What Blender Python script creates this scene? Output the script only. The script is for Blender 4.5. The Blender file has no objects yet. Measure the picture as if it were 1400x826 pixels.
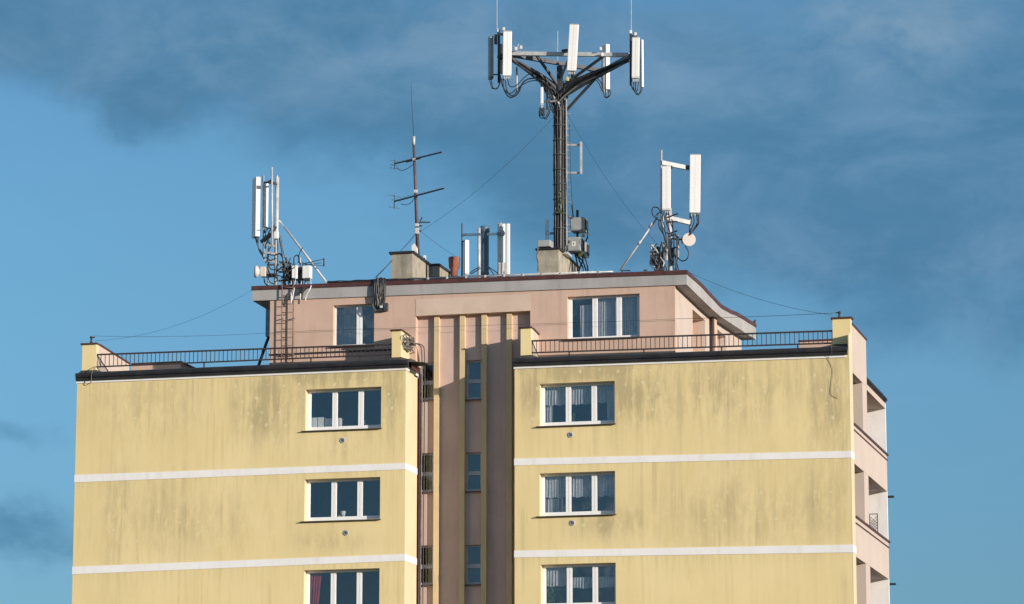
import bpy, bmesh, math, random
from mathutils import Vector, Matrix
random.seed(7)
R = math.radians
scene = bpy.context.scene
COL = scene.collection

# ------------------------------------------------------------------ camera
F = 4563.0
PITCH, YAW = R(10.55), R(14.5)
CAM = Vector((38.636, -95.556, 1.7))
RV = Vector((math.cos(YAW), math.sin(YAW), 0))
FV = Vector((-math.sin(YAW)*math.cos(PITCH), math.cos(YAW)*math.cos(PITCH), math.sin(PITCH)))
UV = RV.cross(FV)
cd = bpy.data.cameras.new('camera')
cam = bpy.data.objects.new('camera', cd)
COL.objects.link(cam)
cam.matrix_world = Matrix(((RV.x, UV.x, -FV.x, CAM.x), (RV.y, UV.y, -FV.y, CAM.y), (RV.z, UV.z, -FV.z, CAM.z), (0, 0, 0, 1)))
cd.sensor_width = 36.0
cd.lens = 36.0*F/1400.0
cd.clip_end = 9000
cd.clip_start = 0.5
scene.camera = cam

def ray(px, py): return FV + RV*((px-700)/F) - UV*((py-413)/F)
def at(px, py, Y):            # where a measured sight line meets the vertical plane y = Y
    d = ray(px, py); return CAM + d*((Y-CAM.y)/d.y)
def atx(px, py, X):
    d = ray(px, py); return CAM + d*((X-CAM.x)/d.x)
V = Vector

# ------------------------------------------------------------------ materials
class NT:
    def __init__(s, tree): s.t = tree; s.n = tree.nodes; s.l = tree.links
    def new(s, typ, **kw):
        n = s.n.new(typ)
        for k, v in kw.items(): setattr(n, k, v)
        return n
    def put(s, inp, v):
        if isinstance(v, bpy.types.NodeSocket): s.l.new(v, inp)
        else: inp.default_value = v
    def m(s, op, a, b=0.0, c=0.0, clamp=False):
        n = s.new('ShaderNodeMath', operation=op, use_clamp=clamp)
        s.put(n.inputs[0], a); s.put(n.inputs[1], b); s.put(n.inputs[2], c)
        return n.outputs[0]
    def mix(s, f, a, b, blend='MIX'):
        n = s.new('ShaderNodeMix', data_type='RGBA', blend_type=blend)
        s.put(n.inputs[0], f)
        s.put(n.inputs[6], a if isinstance(a, bpy.types.NodeSocket) else (*a, 1))
        s.put(n.inputs[7], b if isinstance(b, bpy.types.NodeSocket) else (*b, 1))
        return n.outputs[2]
    def noise(s, vec, scale, detail=4, rough=0.55, dist=0.0):
        n = s.new('ShaderNodeTexNoise')
        s.put(n.inputs['Vector'], vec); n.inputs['Scale'].default_value = scale
        n.inputs['Detail'].default_value = detail; n.inputs['Roughness'].default_value = rough
        n.inputs['Distortion'].default_value = dist
        return n.outputs[0]
    def ramp(s, f, lo, hi):
        n = s.new('ShaderNodeMapRange', interpolation_type='SMOOTHSTEP')
        s.put(n.inputs[0], f); n.inputs[1].default_value = lo; n.inputs[2].default_value = hi
        return n.outputs[0]
    def scaled(s, vec, sc, off=(0, 0, 0)):
        n = s.new('ShaderNodeMapping'); s.put(n.inputs[0], vec)
        n.inputs['Scale'].default_value = sc; n.inputs['Location'].default_value = off
        return n.outputs[0]
    def sep(s, vec):
        n = s.new('ShaderNodeSeparateXYZ'); s.put(n.inputs[0], vec); return n.outputs

def material(name, color, rough=0.7, metal=0.0, var=0.12, vscale=3.0, bump=0.0, bscale=40.0, dirt=None, dirt_amt=0.0, streak=False, spec=0.4):
    m = bpy.data.materials.new(name); m.use_nodes = True
    k = NT(m.node_tree); b = m.node_tree.nodes['Principled BSDF']
    co = k.new('ShaderNodeTexCoord').outputs['Object']
    nz = k.noise(co, vscale, 5)
    lo = tuple(c*(1-var) for c in color); hi = tuple(min(1, c*(1+var)) for c in color)
    col = k.mix(k.ramp(nz, 0.3, 0.7), lo, hi)
    if dirt:
        v = k.scaled(co, (2.2, 2.2, 0.22)) if streak else k.scaled(co, (1, 1, 1), (3, 5, 2))
        d = k.ramp(k.noise(v, 1.6, 6, 0.65), 0.48, 0.75)
        col = k.mix(k.m('MULTIPLY', d, dirt_amt), col, dirt)
    k.l.new(col, b.inputs['Base Color'])
    b.inputs['Roughness'].default_value = rough; b.inputs['Metallic'].default_value = metal
    b.inputs['Specular IOR Level'].default_value = spec
    if bump:
        bn = k.new('ShaderNodeBump'); bn.inputs['Strength'].default_value = bump; bn.inputs['Distance'].default_value = 0.01
        k.l.new(k.noise(co, bscale, 3), bn.inputs['Height']); k.l.new(bn.outputs[0], b.inputs['Normal'])
    return m

def plaster_yellow():
    m = bpy.data.materials.new('yellow plaster'); m.use_nodes = True
    k = NT(m.node_tree); b = m.node_tree.nodes['Principled BSDF']
    co = k.new('ShaderNodeTexCoord').outputs['Object']
    x, y, z = k.sep(co)
    base = k.mix(k.ramp(k.noise(co, 0.45, 5), 0.3, 0.7), (0.735, 0.58, 0.29), (0.79, 0.63, 0.33))
    base = k.mix(k.m('MULTIPLY', k.ramp(k.noise(k.scaled(co, (1, 1, 0.25)), 2.6, 6, 0.6), 0.5, 0.8), 0.5), base, (0.66, 0.50, 0.21))
    # vertical rain streaks
    st = k.noise(k.scaled(co, (1.5, 1.5, 0.16)), 1.5, 9, 0.70, 0.5)
    big = k.noise(k.scaled(co, (0.35, 1, 0.28)), 1.0, 3)
    fine = k.noise(k.scaled(co, (2.4, 2.4, 1.0)), 1.6, 8, 0.68, 0.4)
    # patches of grime (world x, z, half widths, strength)
    tot = None
    for (cx, cz, a, c, s) in ((6.2, 17.3, 1.15, 1.1, 1.0), (9.9, 17.2, .7, 1.3, .9), (8.2, 18.1, 2.6, .45, .9), (2.2, 17.3, 1.8, .9, .55),
                              (14.7, 17.2, .55, .9, .85), (16.3, 17.9, 2.2, .4, .95), (17.8, 17.1, 1.3, 1.0, .9), (20.5, 17.0, 2.6, 1.1, .65),
                              (23.5, 16.9, .7, 1.6, .85), (16.9, 13.3, 1.2, .45, .75), (3.2, 13.8, 2.5, 1.0, .5), (21.3, 13.6, 3.2, 1.0, .5),
                              (1.4, 14.2, .5, 1.6, .6), (9.0, 16.0, 1.3, .7, .4), (23.2, 13.7, .8, 1.2, .5), (8.3, 13.0, 1.2, .35, .4)):
        dx = k.m('DIVIDE', k.m('SUBTRACT', x, cx), a); dz = k.m('DIVIDE', k.m('SUBTRACT', z, cz), c)
        q = k.m('MULTIPLY', k.m('EXPONENT', k.m('MULTIPLY', k.m('ADD', k.m('MULTIPLY', dx, dx), k.m('MULTIPLY', dz, dz)), -1.0)), s)
        tot = q if tot is None else k.m('MAXIMUM', tot, q)
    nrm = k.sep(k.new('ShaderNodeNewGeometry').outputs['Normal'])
    base = k.mix(k.m('LESS_THAN', nrm[1], -0.5), (0.62, 0.53, 0.35), base)      # reveals and returns get sunlight put into their colour, a paler cream tint
    front = k.m('LESS_THAN', y, 0.03)
    tot = k.m('MULTIPLY', tot, front)
    s1 = k.m('MULTIPLY', k.ramp(st, 0.42, 0.66), k.m('ADD', k.m('MULTIPLY', tot, 0.80), 0.07))
    s2 = k.m('MULTIPLY', k.ramp(k.m('ADD', k.m('MULTIPLY', fine, 0.5), k.m('MULTIPLY', big, 0.5)), 0.38, 0.6), k.m('MULTIPLY', tot, 0.8))
    topd = None                                        # drips below the roof edge, the bands and the window sills
    for zt_, ln in ((18.12, .75), (15.2, .35), (12.4, .35)):
        dd = k.m('SUBTRACT', zt_, z)
        q = k.m('MULTIPLY', k.m('GREATER_THAN', dd, 0.0), k.m('EXPONENT', k.m('DIVIDE', dd, -ln)))
        topd = q if topd is None else k.m('MAXIMUM', topd, q)
    for (wx0, wx1, wz) in ((7.0, 9.35, 16.6), (7.0, 9.35, 13.76), (14.8, 17.0, 16.4), (14.8, 17.0, 13.62)):
        dd = k.m('SUBTRACT', wz, z)
        for ex in (wx0, wx1):
            ax = k.m('DIVIDE', k.m('SUBTRACT', x, ex), 0.13)
            q = k.m('MULTIPLY', k.m('MULTIPLY', k.m('GREATER_THAN', dd, 0.0), k.m('EXPONENT', k.m('DIVIDE', dd, -.5))), k.m('EXPONENT', k.m('MULTIPLY', k.m('MULTIPLY', ax, ax), -1.0)))
            topd = k.m('MAXIMUM', topd, k.m('MULTIPLY', q, 0.8))
    drip = k.ramp(k.noise(k.scaled(co, (5.0, 5.0, 0.10)), 1.7, 6, 0.62, 0.25), 0.40, 0.68)
    s3 = k.m('MULTIPLY', k.m('MULTIPLY', drip, topd), k.m('MULTIPLY', front, 0.42))
    thin = k.ramp(k.noise(k.scaled(co, (3.4, 3.4, 0.07), (3, 0, 5)), 1.6, 5, 0.6, 0.3), 0.50, 0.70)
    s4 = k.m('MULTIPLY', thin, k.m('MULTIPLY', k.ramp(k.noise(k.scaled(co, (.6, 1, .45), (2, 0, 7)), 1.0, 3), .42, .62), 0.34))
    grime = k.m('MINIMUM', k.m('ADD', k.m('ADD', s1, s2), k.m('ADD', s3, s4)), 0.85)
    grime = k.m('MULTIPLY', grime, k.m('ADD', k.m('MULTIPLY', front, 0.8), 0.2))
    col = k.mix(grime, base, (0.43, 0.345, 0.185))
    # pale insulation anchors that stay cleaner than the grime round them
    jx = k.m('ADD', x, k.m('MULTIPLY', k.m('FRACT', k.m('MULTIPLY', k.m('FLOOR', k.m('DIVIDE', z, 0.42)), 0.37)), 0.52))
    jx = k.m('ADD', jx, k.m('MULTIPLY', k.m('SUBTRACT', k.noise(co, 0.9, 2), 0.5), 0.5))
    jz = k.m('ADD', z, k.m('MULTIPLY', k.m('SUBTRACT', k.noise(k.scaled(co, (1, 1, 1), (9, 2, 4)), 0.8, 2), 0.5), 0.5))
    fx = k.m('MULTIPLY', k.m('SUBTRACT', k.m('FRACT', k.m('DIVIDE', jx, 0.52)), 0.5), 0.52)
    fz = k.m('MULTIPLY', k.m('SUBTRACT', k.m('FRACT', k.m('DIVIDE', jz, 0.42)), 0.5), 0.42)
    d = k.m('SQRT', k.m('ADD', k.m('MULTIPLY', fx, fx), k.m('MULTIPLY', fz, fz)))
    dot = k.m('MULTIPLY', k.ramp(d, 0.075, 0.02), k.m('MINIMUM', k.m('ADD', k.m('MULTIPLY', tot, 1.0), 0.12), 0.75))
    dot = k.m('MULTIPLY', dot, k.ramp(k.noise(co, 1.7, 2), 0.35, 0.6))
    col = k.mix(dot, col, (0.72, 0.63, 0.38))
    k.l.new(col, b.inputs['Base Color']); b.inputs['Roughness'].default_value = 0.9
    b.inputs['Specular IOR Level'].default_value = 0.2
    bn = k.new('ShaderNodeBump'); bn.inputs['Strength'].default_value = 0.25; bn.inputs['Distance'].default_value = 0.01
    k.l.new(k.noise(co, 30, 4), bn.inputs['Height']); k.l.new(bn.outputs[0], b.inputs['Normal'])
    return m

def glass_mat(name, tint, refl=0.10):
    m = bpy.data.materials.new(name); m.use_nodes = True
    k = NT(m.node_tree); k.n.clear()
    out = k.new('ShaderNodeOutputMaterial')
    tr = k.new('ShaderNodeBsdfTransparent'); tr.inputs[0].default_value = (*tint, 1)
    gl = k.new('ShaderNodeBsdfGlossy'); gl.inputs['Roughness'].default_value = 0.05; gl.inputs[0].default_value = (1, 0.98, 1, 1)
    co = k.new('ShaderNodeTexCoord').outputs['Object']
    bn = k.new('ShaderNodeBump'); bn.inputs['Strength'].default_value = 0.35; bn.inputs['Distance'].default_value = 0.03
    k.l.new(k.noise(co, 1.3, 2), bn.inputs['Height']); k.l.new(bn.outputs[0], gl.inputs['Normal'])
    ge = k.new('ShaderNodeNewGeometry'); dt = k.new('ShaderNodeVectorMath', operation='DOT_PRODUCT')
    k.l.new(ge.outputs['Normal'], dt.inputs[0]); k.l.new(ge.outputs['Incoming'], dt.inputs[1])
    c1 = k.m('SUBTRACT', 1.0, k.m('ABSOLUTE', dt.outputs['Value'])); f = k.m('ADD', k.m('MULTIPLY', k.m('POWER', c1, 5.0), 0.9), refl, clamp=True)
    mx = k.new('ShaderNodeMixShader'); k.l.new(f, mx.inputs[0]); k.l.new(tr.outputs[0], mx.inputs[1]); k.l.new(gl.outputs[0], mx.inputs[2])
    k.l.new(mx.outputs[0], out.inputs[0])
    return m

def curtain_mat():
    m = bpy.data.materials.new('net curtain'); m.use_nodes = True
    k = NT(m.node_tree); k.n.clear(); out = k.new('ShaderNodeOutputMaterial')
    df = k.new('ShaderNodeBsdfDiffuse'); tl = k.new('ShaderNodeBsdfTranslucent'); tr = k.new('ShaderNodeBsdfTransparent')
    co = k.new('ShaderNodeTexCoord').outputs['Object']
    c = k.mix(k.ramp(k.noise(k.scaled(co, (9, 9, 1.2)), 2.0, 4), 0.35, 0.65), (0.68, 0.68, 0.67), (0.86, 0.86, 0.85))
    k.l.new(c, df.inputs[0]); k.l.new(c, tl.inputs[0])
    a = k.new('ShaderNodeMixShader'); a.inputs[0].default_value = 0.35; k.l.new(df.outputs[0], a.inputs[1]); k.l.new(tl.outputs[0], a.inputs[2])
    b = k.new('ShaderNodeMixShader')
    lace = k.ramp(k.noise(k.scaled(co, (14, 14, 10)), 3.0, 3), 0.35, 0.65)
    k.l.new(k.m('ADD', k.m('MULTIPLY', lace, 0.3), 0.68), b.inputs[0])
    k.l.new(tr.outputs[0], b.inputs[1]); k.l.new(a.outputs[0], b.inputs[2])
    k.l.new(b.outputs[0], out.inputs[0])
    return m

M = {}
M['yellow'] = plaster_yellow()
M['mauve'] = material('mauve plaster', (0.56, 0.405, 0.345), 0.9, var=0.07, vscale=0.9, bump=0.2, bscale=30, dirt=(0.42, 0.30, 0.25), dirt_amt=0.5, streak=True, spec=0.2)
M['sunlit'] = material('cream plaster', (0.60, 0.52, 0.34), 0.9, var=0.05, vscale=0.8, bump=0.15, bscale=30, dirt=(0.5, 0.42, 0.26), dirt_amt=0.35, streak=True, spec=0.2)  # yellow plaster for sun-facing sides, the lit tone put into its colour
M['pink_faded'] = material('faded pink plaster', (0.60, 0.455, 0.36), 0.9, var=0.06, vscale=0.8, bump=0.2, bscale=30, dirt=(0.46, 0.36, 0.27), dirt_amt=0.45, spec=0.2)
M['pink'] = material('pink plaster', (0.57, 0.395, 0.305), 0.9, var=0.06, vscale=0.8, bump=0.2, bscale=30, dirt=(0.42, 0.29, 0.22), dirt_amt=0.6, streak=True, spec=0.2)
M['pink_pale'] = material('pale pink plaster', (0.51, 0.42, 0.36), 0.9, var=0.04, vscale=0.8, bump=0.15, bscale=30, dirt=(0.5, 0.36, 0.29), dirt_amt=0.3, streak=True, spec=0.2)
M['pilaster'] = material('pilaster paint', (0.60, 0.46, 0.27), 0.9, var=0.06, vscale=1.2, bump=0.15, bscale=30, dirt=(0.42, 0.34, 0.17), dirt_amt=0.5, streak=True, spec=0.2)
M['band'] = material('white band paint', (0.80, 0.77, 0.74), 0.85, var=0.03, vscale=1.5, dirt=(0.6, 0.55, 0.46), dirt_amt=0.35, streak=True, spec=0.2)
M['whitewall'] = material('white render', (0.72, 0.70, 0.68), 0.9, var=0.04, dirt=(0.5, 0.5, 0.48), dirt_amt=0.5, streak=True, spec=0.2)
M['fascia'] = material('grey roof fascia', (0.37, 0.35, 0.335), 0.85, var=0.08, vscale=1.0, bump=0.1, dirt=(0.26, 0.25, 0.24), dirt_amt=0.6, streak=True, spec=0.2)
M['brown'] = material('brown sheet metal', (0.085, 0.032, 0.030), 0.5, var=0.2, vscale=4, dirt=(0.05, 0.03, 0.03), dirt_amt=0.6)
M['gutter'] = material('dark sheet metal', (0.022, 0.022, 0.026), 0.5, var=0.25, vscale=3, dirt=(0.05, 0.045, 0.04), dirt_amt=0.5)
M['felt'] = material('roofing felt', (0.055, 0.055, 0.05), 0.9, var=0.3, vscale=6, bump=0.4, dirt=(0.09, 0.085, 0.06), dirt_amt=0.7, spec=0.2)
M['concrete'] = material('old concrete render', (0.34, 0.30, 0.235), 0.95, var=0.18, vscale=3, bump=0.5, bscale=14, dirt=(0.18, 0.16, 0.13), dirt_amt=0.7, streak=True, spec=0.15)
M['frame'] = material('white window plastic', (0.82, 0.80, 0.78), 0.4, var=0.02)
M['frame_grey'] = material('grey window paint', (0.46, 0.46, 0.47), 0.5, var=0.08)
M['sill'] = material('brown sill sheet', (0.06, 0.045, 0.04), 0.5, var=0.15)
M['glass'] = glass_mat('window glass', (0.90, 0.92, 0.94), 0.11)
M['glass_stair'] = glass_mat('stair window glass', (0.7, 0.78, 0.72), 0.05)
M['curtain'] = curtain_mat()
M['redcurtain'] = material('dark red curtain', (0.25, 0.03, 0.04), 0.9, var=0.2, vscale=6)
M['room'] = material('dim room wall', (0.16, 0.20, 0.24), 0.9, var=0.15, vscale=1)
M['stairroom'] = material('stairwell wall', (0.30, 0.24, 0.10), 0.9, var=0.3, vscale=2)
M['panel'] = material('white antenna radome', (0.76, 0.745, 0.715), 0.5, var=0.02, vscale=2, dirt=(0.7, 0.67, 0.6), dirt_amt=0.35, streak=True)
M['panel_grey'] = material('grey antenna back', (0.30, 0.33, 0.34), 0.5, var=0.08)
M['galv'] = material('galvanised steel', (0.50, 0.49, 0.47), 0.5, metal=0.1, var=0.14, vscale=6, dirt=(0.28, 0.25, 0.2), dirt_amt=0.5)
M['darksteel'] = material('dark painted steel', (0.045, 0.050, 0.058), 0.5, var=0.25, vscale=6, dirt=(0.10, 0.085, 0.07), dirt_amt=0.5)
M['cable'] = material('black cable sheath', (0.022, 0.022, 0.024), 0.42, var=0.3, vscale=8)
M['greycable'] = material('weathered grey cable', (0.135, 0.13, 0.12), 0.6, var=0.3, vscale=8)
M['cabinet'] = material('grey equipment cabinet', (0.33, 0.34, 0.33), 0.5, var=0.06, dirt=(0.24, 0.23, 0.2), dirt_amt=0.4, streak=True)
M['rust'] = material('rusty cowl', (0.26, 0.095, 0.06), 0.8, var=0.3, vscale=7, dirt=(0.10, 0.06, 0.05), dirt_amt=0.7)
M['flue'] = material('blue grey flue steel', (0.17, 0.25, 0.31), 0.35, metal=0.5, var=0.12, vscale=4, dirt=(0.1, 0.12, 0.13), dirt_amt=0.4, streak=True)
M['rail'] = material('brown black railing paint', (0.045, 0.032, 0.032), 0.55, var=0.25, vscale=8)
M['tvpole'] = material('rusty purple mast paint', (0.105, 0.072, 0.078), 0.6, var=0.25, vscale=5)
M['ladder'] = material('rusty ladder steel', (0.17, 0.115, 0.10), 0.7, var=0.3, vscale=6)
M['dish'] = material('dish cover', (0.62, 0.55, 0.50), 0.6, var=0.04)
M['brass'] = material('yellow connector', (0.45, 0.36, 0.12), 0.5, var=0.2)
M['box'] = material('pale storage box', (0.70, 0.70, 0.66), 0.7, var=0.06)
M['leaf'] = material('house plant leaf', (0.07, 0.10, 0.04), 0.6, var=0.4, vscale=20)
M['lattice'] = material('dark lattice slats', (0.09, 0.075, 0.07), 0.7, var=0.2)
M['deck'] = material('terrace screed', (0.22, 0.20, 0.18), 0.95, var=0.2, vscale=1.5)
M['grass'] = material('park grass and earth', (0.16, 0.155, 0.12), 1.0, var=0.45, vscale=0.15, dirt=(0.10, 0.085, 0.06), dirt_amt=0.6, spec=0.1)
M['sticker'] = material('pale sticker', (0.75, 0.72, 0.66), 0.6, var=0.03)

# ------------------------------------------------------------------ mesh building
class MB:
    def __init__(s): s.bm = bmesh.new()
    def hexa(s, c, bevel=0.0):
        vs = [s.bm.verts.new(p) for p in c]
        fs = [s.bm.faces.new([vs[i] for i in f]) for f in ((0, 3, 2, 1), (4, 5, 6, 7), (0, 1, 5, 4), (1, 2, 6, 5), (2, 3, 7, 6), (3, 0, 4, 7))]
        if bevel:
            es = list({e for f in fs for e in f.edges})
            bmesh.ops.bevel(s.bm, geom=es, offset=bevel, segments=2, affect='EDGES', profile=0.6)
        return s
    def box(s, p0, p1, bevel=0.0):
        a = [min(p0[i], p1[i]) for i in range(3)]; b = [max(p0[i], p1[i]) for i in range(3)]
        return s.hexa([(a[0], a[1], a[2]), (b[0], a[1], a[2]), (b[0], b[1], a[2]), (a[0], b[1], a[2]),
                       (a[0], a[1], b[2]), (b[0], a[1], b[2]), (b[0], b[1], b[2]), (a[0], b[1], b[2])], bevel)
    def obox(s, c, size, rz=0.0, bevel=0.0, tilt=0.0, roll=0.0):
        mt = Matrix.Translation(V(c)) @ Matrix.Rotation(rz, 4, 'Z') @ Matrix.Rotation(tilt, 4, 'X') @ Matrix.Rotation(roll, 4, 'Y')
        h = V(size)/2
        pts = [(-1, -1, -1), (1, -1, -1), (1, 1, -1), (-1, 1, -1), (-1, -1, 1), (1, -1, 1), (1, 1, 1), (-1, 1, 1)]
        return s.hexa([mt @ V((p[0]*h.x, p[1]*h.y, p[2]*h.z)) for p in pts], bevel)
    def beam(s, a, b, w, h=None, up=(0, 0, 1)):
        a, b = V(a), V(b); h = h or w; d = (b-a).normalized(); u = V(up)
        if abs(d.dot(u)) > 0.98: u = V((0, 1, 0))
        sd = d.cross(u).normalized()*(w/2); u2 = sd.cross(d).normalized()*(h/2)
        return s.hexa([a-sd-u2, a+sd-u2, a+sd+u2, a-sd+u2, b-sd-u2, b+sd-u2, b+sd+u2, b-sd+u2])
    def tube(s, pts, r, n=8, r2=None, caps=True):
        pts = [V(p) for p in pts]; rings = []; L = len(pts); ref = None
        for i, p in enumerate(pts):
            d = (pts[min(i+1, L-1)]-pts[max(i-1, 0)])
            d = d.normalized() if d.length > 1e-9 else V((0, 0, 1))
            if ref is None: ref = V((0, 0, 1)) if abs(d.z) < 0.9 else V((0, 1, 0))
            sd = d.cross(ref)
            if sd.length < 1e-4: ref = V((1, 0, 0)); sd = d.cross(ref)
            sd.normalize(); up = sd.cross(d).normalized(); ref = up
            rr = r if r2 is None else r+(r2-r)*i/(L-1)
            rings.append([s.bm.verts.new(p+(sd*math.cos(2*math.pi*j/n)+up*math.sin(2*math.pi*j/n))*rr) for j in range(n)])
        for i in range(L-1):
            for j in range(n):
                f = s.bm.faces.new((rings[i][j], rings[i][(j+1) % n], rings[i+1][(j+1) % n], rings[i+1][j])); f.smooth = n > 5
        if caps:
            s.bm.faces.new(rings[0][::-1]); s.bm.faces.new(rings[-1])
        return s
    def lathe(s, c, prof, n=20, axis='z', closed=True):
        c = V(c); rings = []
        for (r, z) in prof:
            ring = []
            for j in range(n):
                a = 2*math.pi*j/n; q = V((r*math.cos(a), r*math.sin(a), z))
                if isinstance(axis, Vector):
                    q = axis.to_track_quat('Z', 'Y') @ q
                ring.append(s.bm.verts.new(c+q))
            rings.append(ring)
        for i in range(len(rings)-1):
            for j in range(n):
                f = s.bm.faces.new((rings[i][j], rings[i][(j+1) % n], rings[i+1][(j+1) % n], rings[i+1][j])); f.smooth = True
        if closed: s.bm.faces.new(rings[0][::-1]); s.bm.faces.new(rings[-1])
        return s
    def prism(s, poly, vec):
        vec = V(vec); a = [s.bm.verts.new(V(p)) for p in poly]; b = [s.bm.verts.new(V(p)+vec) for p in poly]; n = len(a)
        s.bm.faces.new(a); s.bm.faces.new(b[::-1])
        for i in range(n): s.bm.faces.new((a[i], b[i], b[(i+1) % n], a[(i+1) % n]))
        return s
    def wall(s, u0, u1, v0, v1, holes, fn, th):      # slab with rectangular openings; fn(u, v, depth) -> point
        us = sorted({u0, u1, *[h[0] for h in holes], *[h[1] for h in holes]}); us = [u for u in us if u0 <= u <= u1]
        vs = sorted({v0, v1, *[h[2] for h in holes], *[h[3] for h in holes]}); vs = [v for v in vs if v0 <= v <= v1]
        def solid(i, j):
            if i < 0 or j < 0 or i >= len(us)-1 or j >= len(vs)-1: return False
            cu, cv = (us[i]+us[i+1])/2, (vs[j]+vs[j+1])/2
            return not any(h[0] < cu < h[1] and h[2] < cv < h[3] for h in holes)
        cache = {}
        def vt(i, j, k):
            if (i, j, k) not in cache: cache[(i, j, k)] = s.bm.verts.new(fn(us[i], vs[j], th*k))
            return cache[(i, j, k)]
        for i in range(len(us)-1):
            for j in range(len(vs)-1):
                if not solid(i, j): continue
                s.bm.faces.new((vt(i, j, 0), vt(i+1, j, 0), vt(i+1, j+1, 0), vt(i, j+1, 0)))
                s.bm.faces.new((vt(i, j, 1), vt(i, j+1, 1), vt(i+1, j+1, 1), vt(i+1, j, 1)))
                if not solid(i-1, j): s.bm.faces.new((vt(i, j, 0), vt(i, j+1, 0), vt(i, j+1, 1), vt(i, j, 1)))
                if not solid(i+1, j): s.bm.faces.new((vt(i+1, j, 0), vt(i+1, j, 1), vt(i+1, j+1, 1), vt(i+1, j+1, 0)))
                if not solid(i, j-1): s.bm.faces.new((vt(i, j, 0), vt(i, j, 1), vt(i+1, j, 1), vt(i+1, j, 0)))
                if not solid(i, j+1): s.bm.faces.new((vt(i, j+1, 0), vt(i+1, j+1, 0), vt(i+1, j+1, 1), vt(i, j+1, 1)))
        return s
    def build(s, name, mat, parent=None, label=None, kind=None):
        bmesh.ops.recalc_face_normals(s.bm, faces=s.bm.faces)
        me = bpy.data.meshes.new(name); s.bm.to_mesh(me); s.bm.free()
        me.materials.append(M[mat])
        o = bpy.data.objects.new(name, me); COL.objects.link(o)
        if parent:
            o.parent = parent
            q = V((0, 0, 0)); p = parent
            while p: q += p.location; p = p.parent
            o.location = -q
        if label: o['label'] = label
        if kind: o['kind'] = kind
        return o

def thing(name, label, cat, loc, group=None):
    o = bpy.data.objects.new(name, None); COL.objects.link(o); o.location = loc; o.empty_display_size = 0.2
    o['label'] = label; o['category'] = cat
    if group: o['group'] = group
    return o
def solo(o, label, cat, group=None):
    # a thing that is one mesh: put its origin at its base
    me = o.data; n = len(me.vertices)
    xs = [v.co for v in me.vertices]
    c = V((sum(v.x for v in xs)/n, sum(v.y for v in xs)/n, min(v.z for v in xs)))
    me.transform(Matrix.Translation(-c)); o.location = c
    o['label'] = label; o['category'] = cat
    if group: o['group'] = group
    return o
def smooth(pts, k=6):
    pts = [V(p) for p in pts]; out = []
    P = [pts[0]*2-pts[1]] + pts + [pts[-1]*2-pts[-2]]
    for i in range(1, len(P)-2):
        for j in range(k):
            t = j/k; a, b, c, d = P[i-1], P[i], P[i+1], P[i+2]
            out.append(0.5*((2*b)+(c-a)*t+(2*a-5*b+4*c-d)*t*t+(3*b-a-3*c+d)*t**3))
    out.append(pts[-1]); return out
def cable(pts, r, parent, mat='cable', name='cable'):
    return MB().tube(smooth(pts, 5), r, 6).build(name, mat, parent)
def sag(a, b, drop, n=14):
    a, b = V(a), V(b)
    return [a.lerp(b, i/n) - V((0, 0, drop*4*(i/n)*(1-i/n))) for i in range(n+1)]

# ------------------------------------------------------------------ ground
me = MB()
me.bm.faces.new([me.bm.verts.new(p) for p in ((-4000, -4000, 0), (4000, -4000, 0), (4000, 4000, 0), (-4000, 4000, 0))])
g = me.build('ground', 'grass'); g['kind'] = 'structure'

# ------------------------------------------------------------------ the apartment building
B = thing('apartment_building', 'tall yellow and pink apartment block with white bands and a pink penthouse on its roof', 'building', (12, 6, 0))
XL, X1, X2, XR = 0.0, 10.606, 14.004, 24.10          # block edges along the facade
Y1, Y2 = 1.28, 1.52                                    # penthouse front, stairwell recess
TW = 0.35                                              # facade thickness
TOPL = at(330, 511, 0).z; TOPR = at(930, 489, 0).z
front = lambda u, v, d: (u, d, v)

def rect(tl, tr, bl, br, Y=0.0):
    p = [at(*q, Y) for q in (tl, tr, bl, br)]
    return ((p[0].x+p[2].x)/2, (p[1].x+p[3].x)/2, (p[2].z+p[3].z)/2, (p[0].z+p[1].z)/2)
WL = [rect((417.9, 532.5), (521.4, 528.7), (417.3, 587.8), (520.8, 586)),
      rect((417, 655.7), (519.8, 651.9), (415.5, 712), (519.6, 710)),
      rect((416.2, 780), (519, 776.5), (414.5, 836.5), (518.5, 834.5))]
WR = [rect((738.2, 524.8), (840.2, 520.9), (737.5, 581.4), (840.8, 580)),
      rect((738.2, 647), (840.8, 644.2), (737.3, 705.4), (841.2, 703)),
      rect((739.7, 772.1), (841.7, 769.2), (739, 830.5), (842, 828))]
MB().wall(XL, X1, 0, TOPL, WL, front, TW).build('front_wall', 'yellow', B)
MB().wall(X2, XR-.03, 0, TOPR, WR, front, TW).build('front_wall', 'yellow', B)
MB().box((XR-.03, 0.0, 0), (XR, .60, 18.7)).build('corner_strip', 'sunlit', B)
MB().box((X1-0.25, TW, 0), (X1, Y1, TOPL)).build('return_wall', 'sunlit', B)
MB().box((X2, TW, 0), (X2+0.25, Y1, TOPR)).build('return_wall', 'sunlit', B)
MB().box((XL, TW, 0), (XL+0.25, 9, TOPL)).build('side_wall', 'pink_pale', B)
MB().box((XL, 12.3, 0), (XR-2, 12.6, 18.2)).build('rear_wall', 'pink_pale', B)
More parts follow.
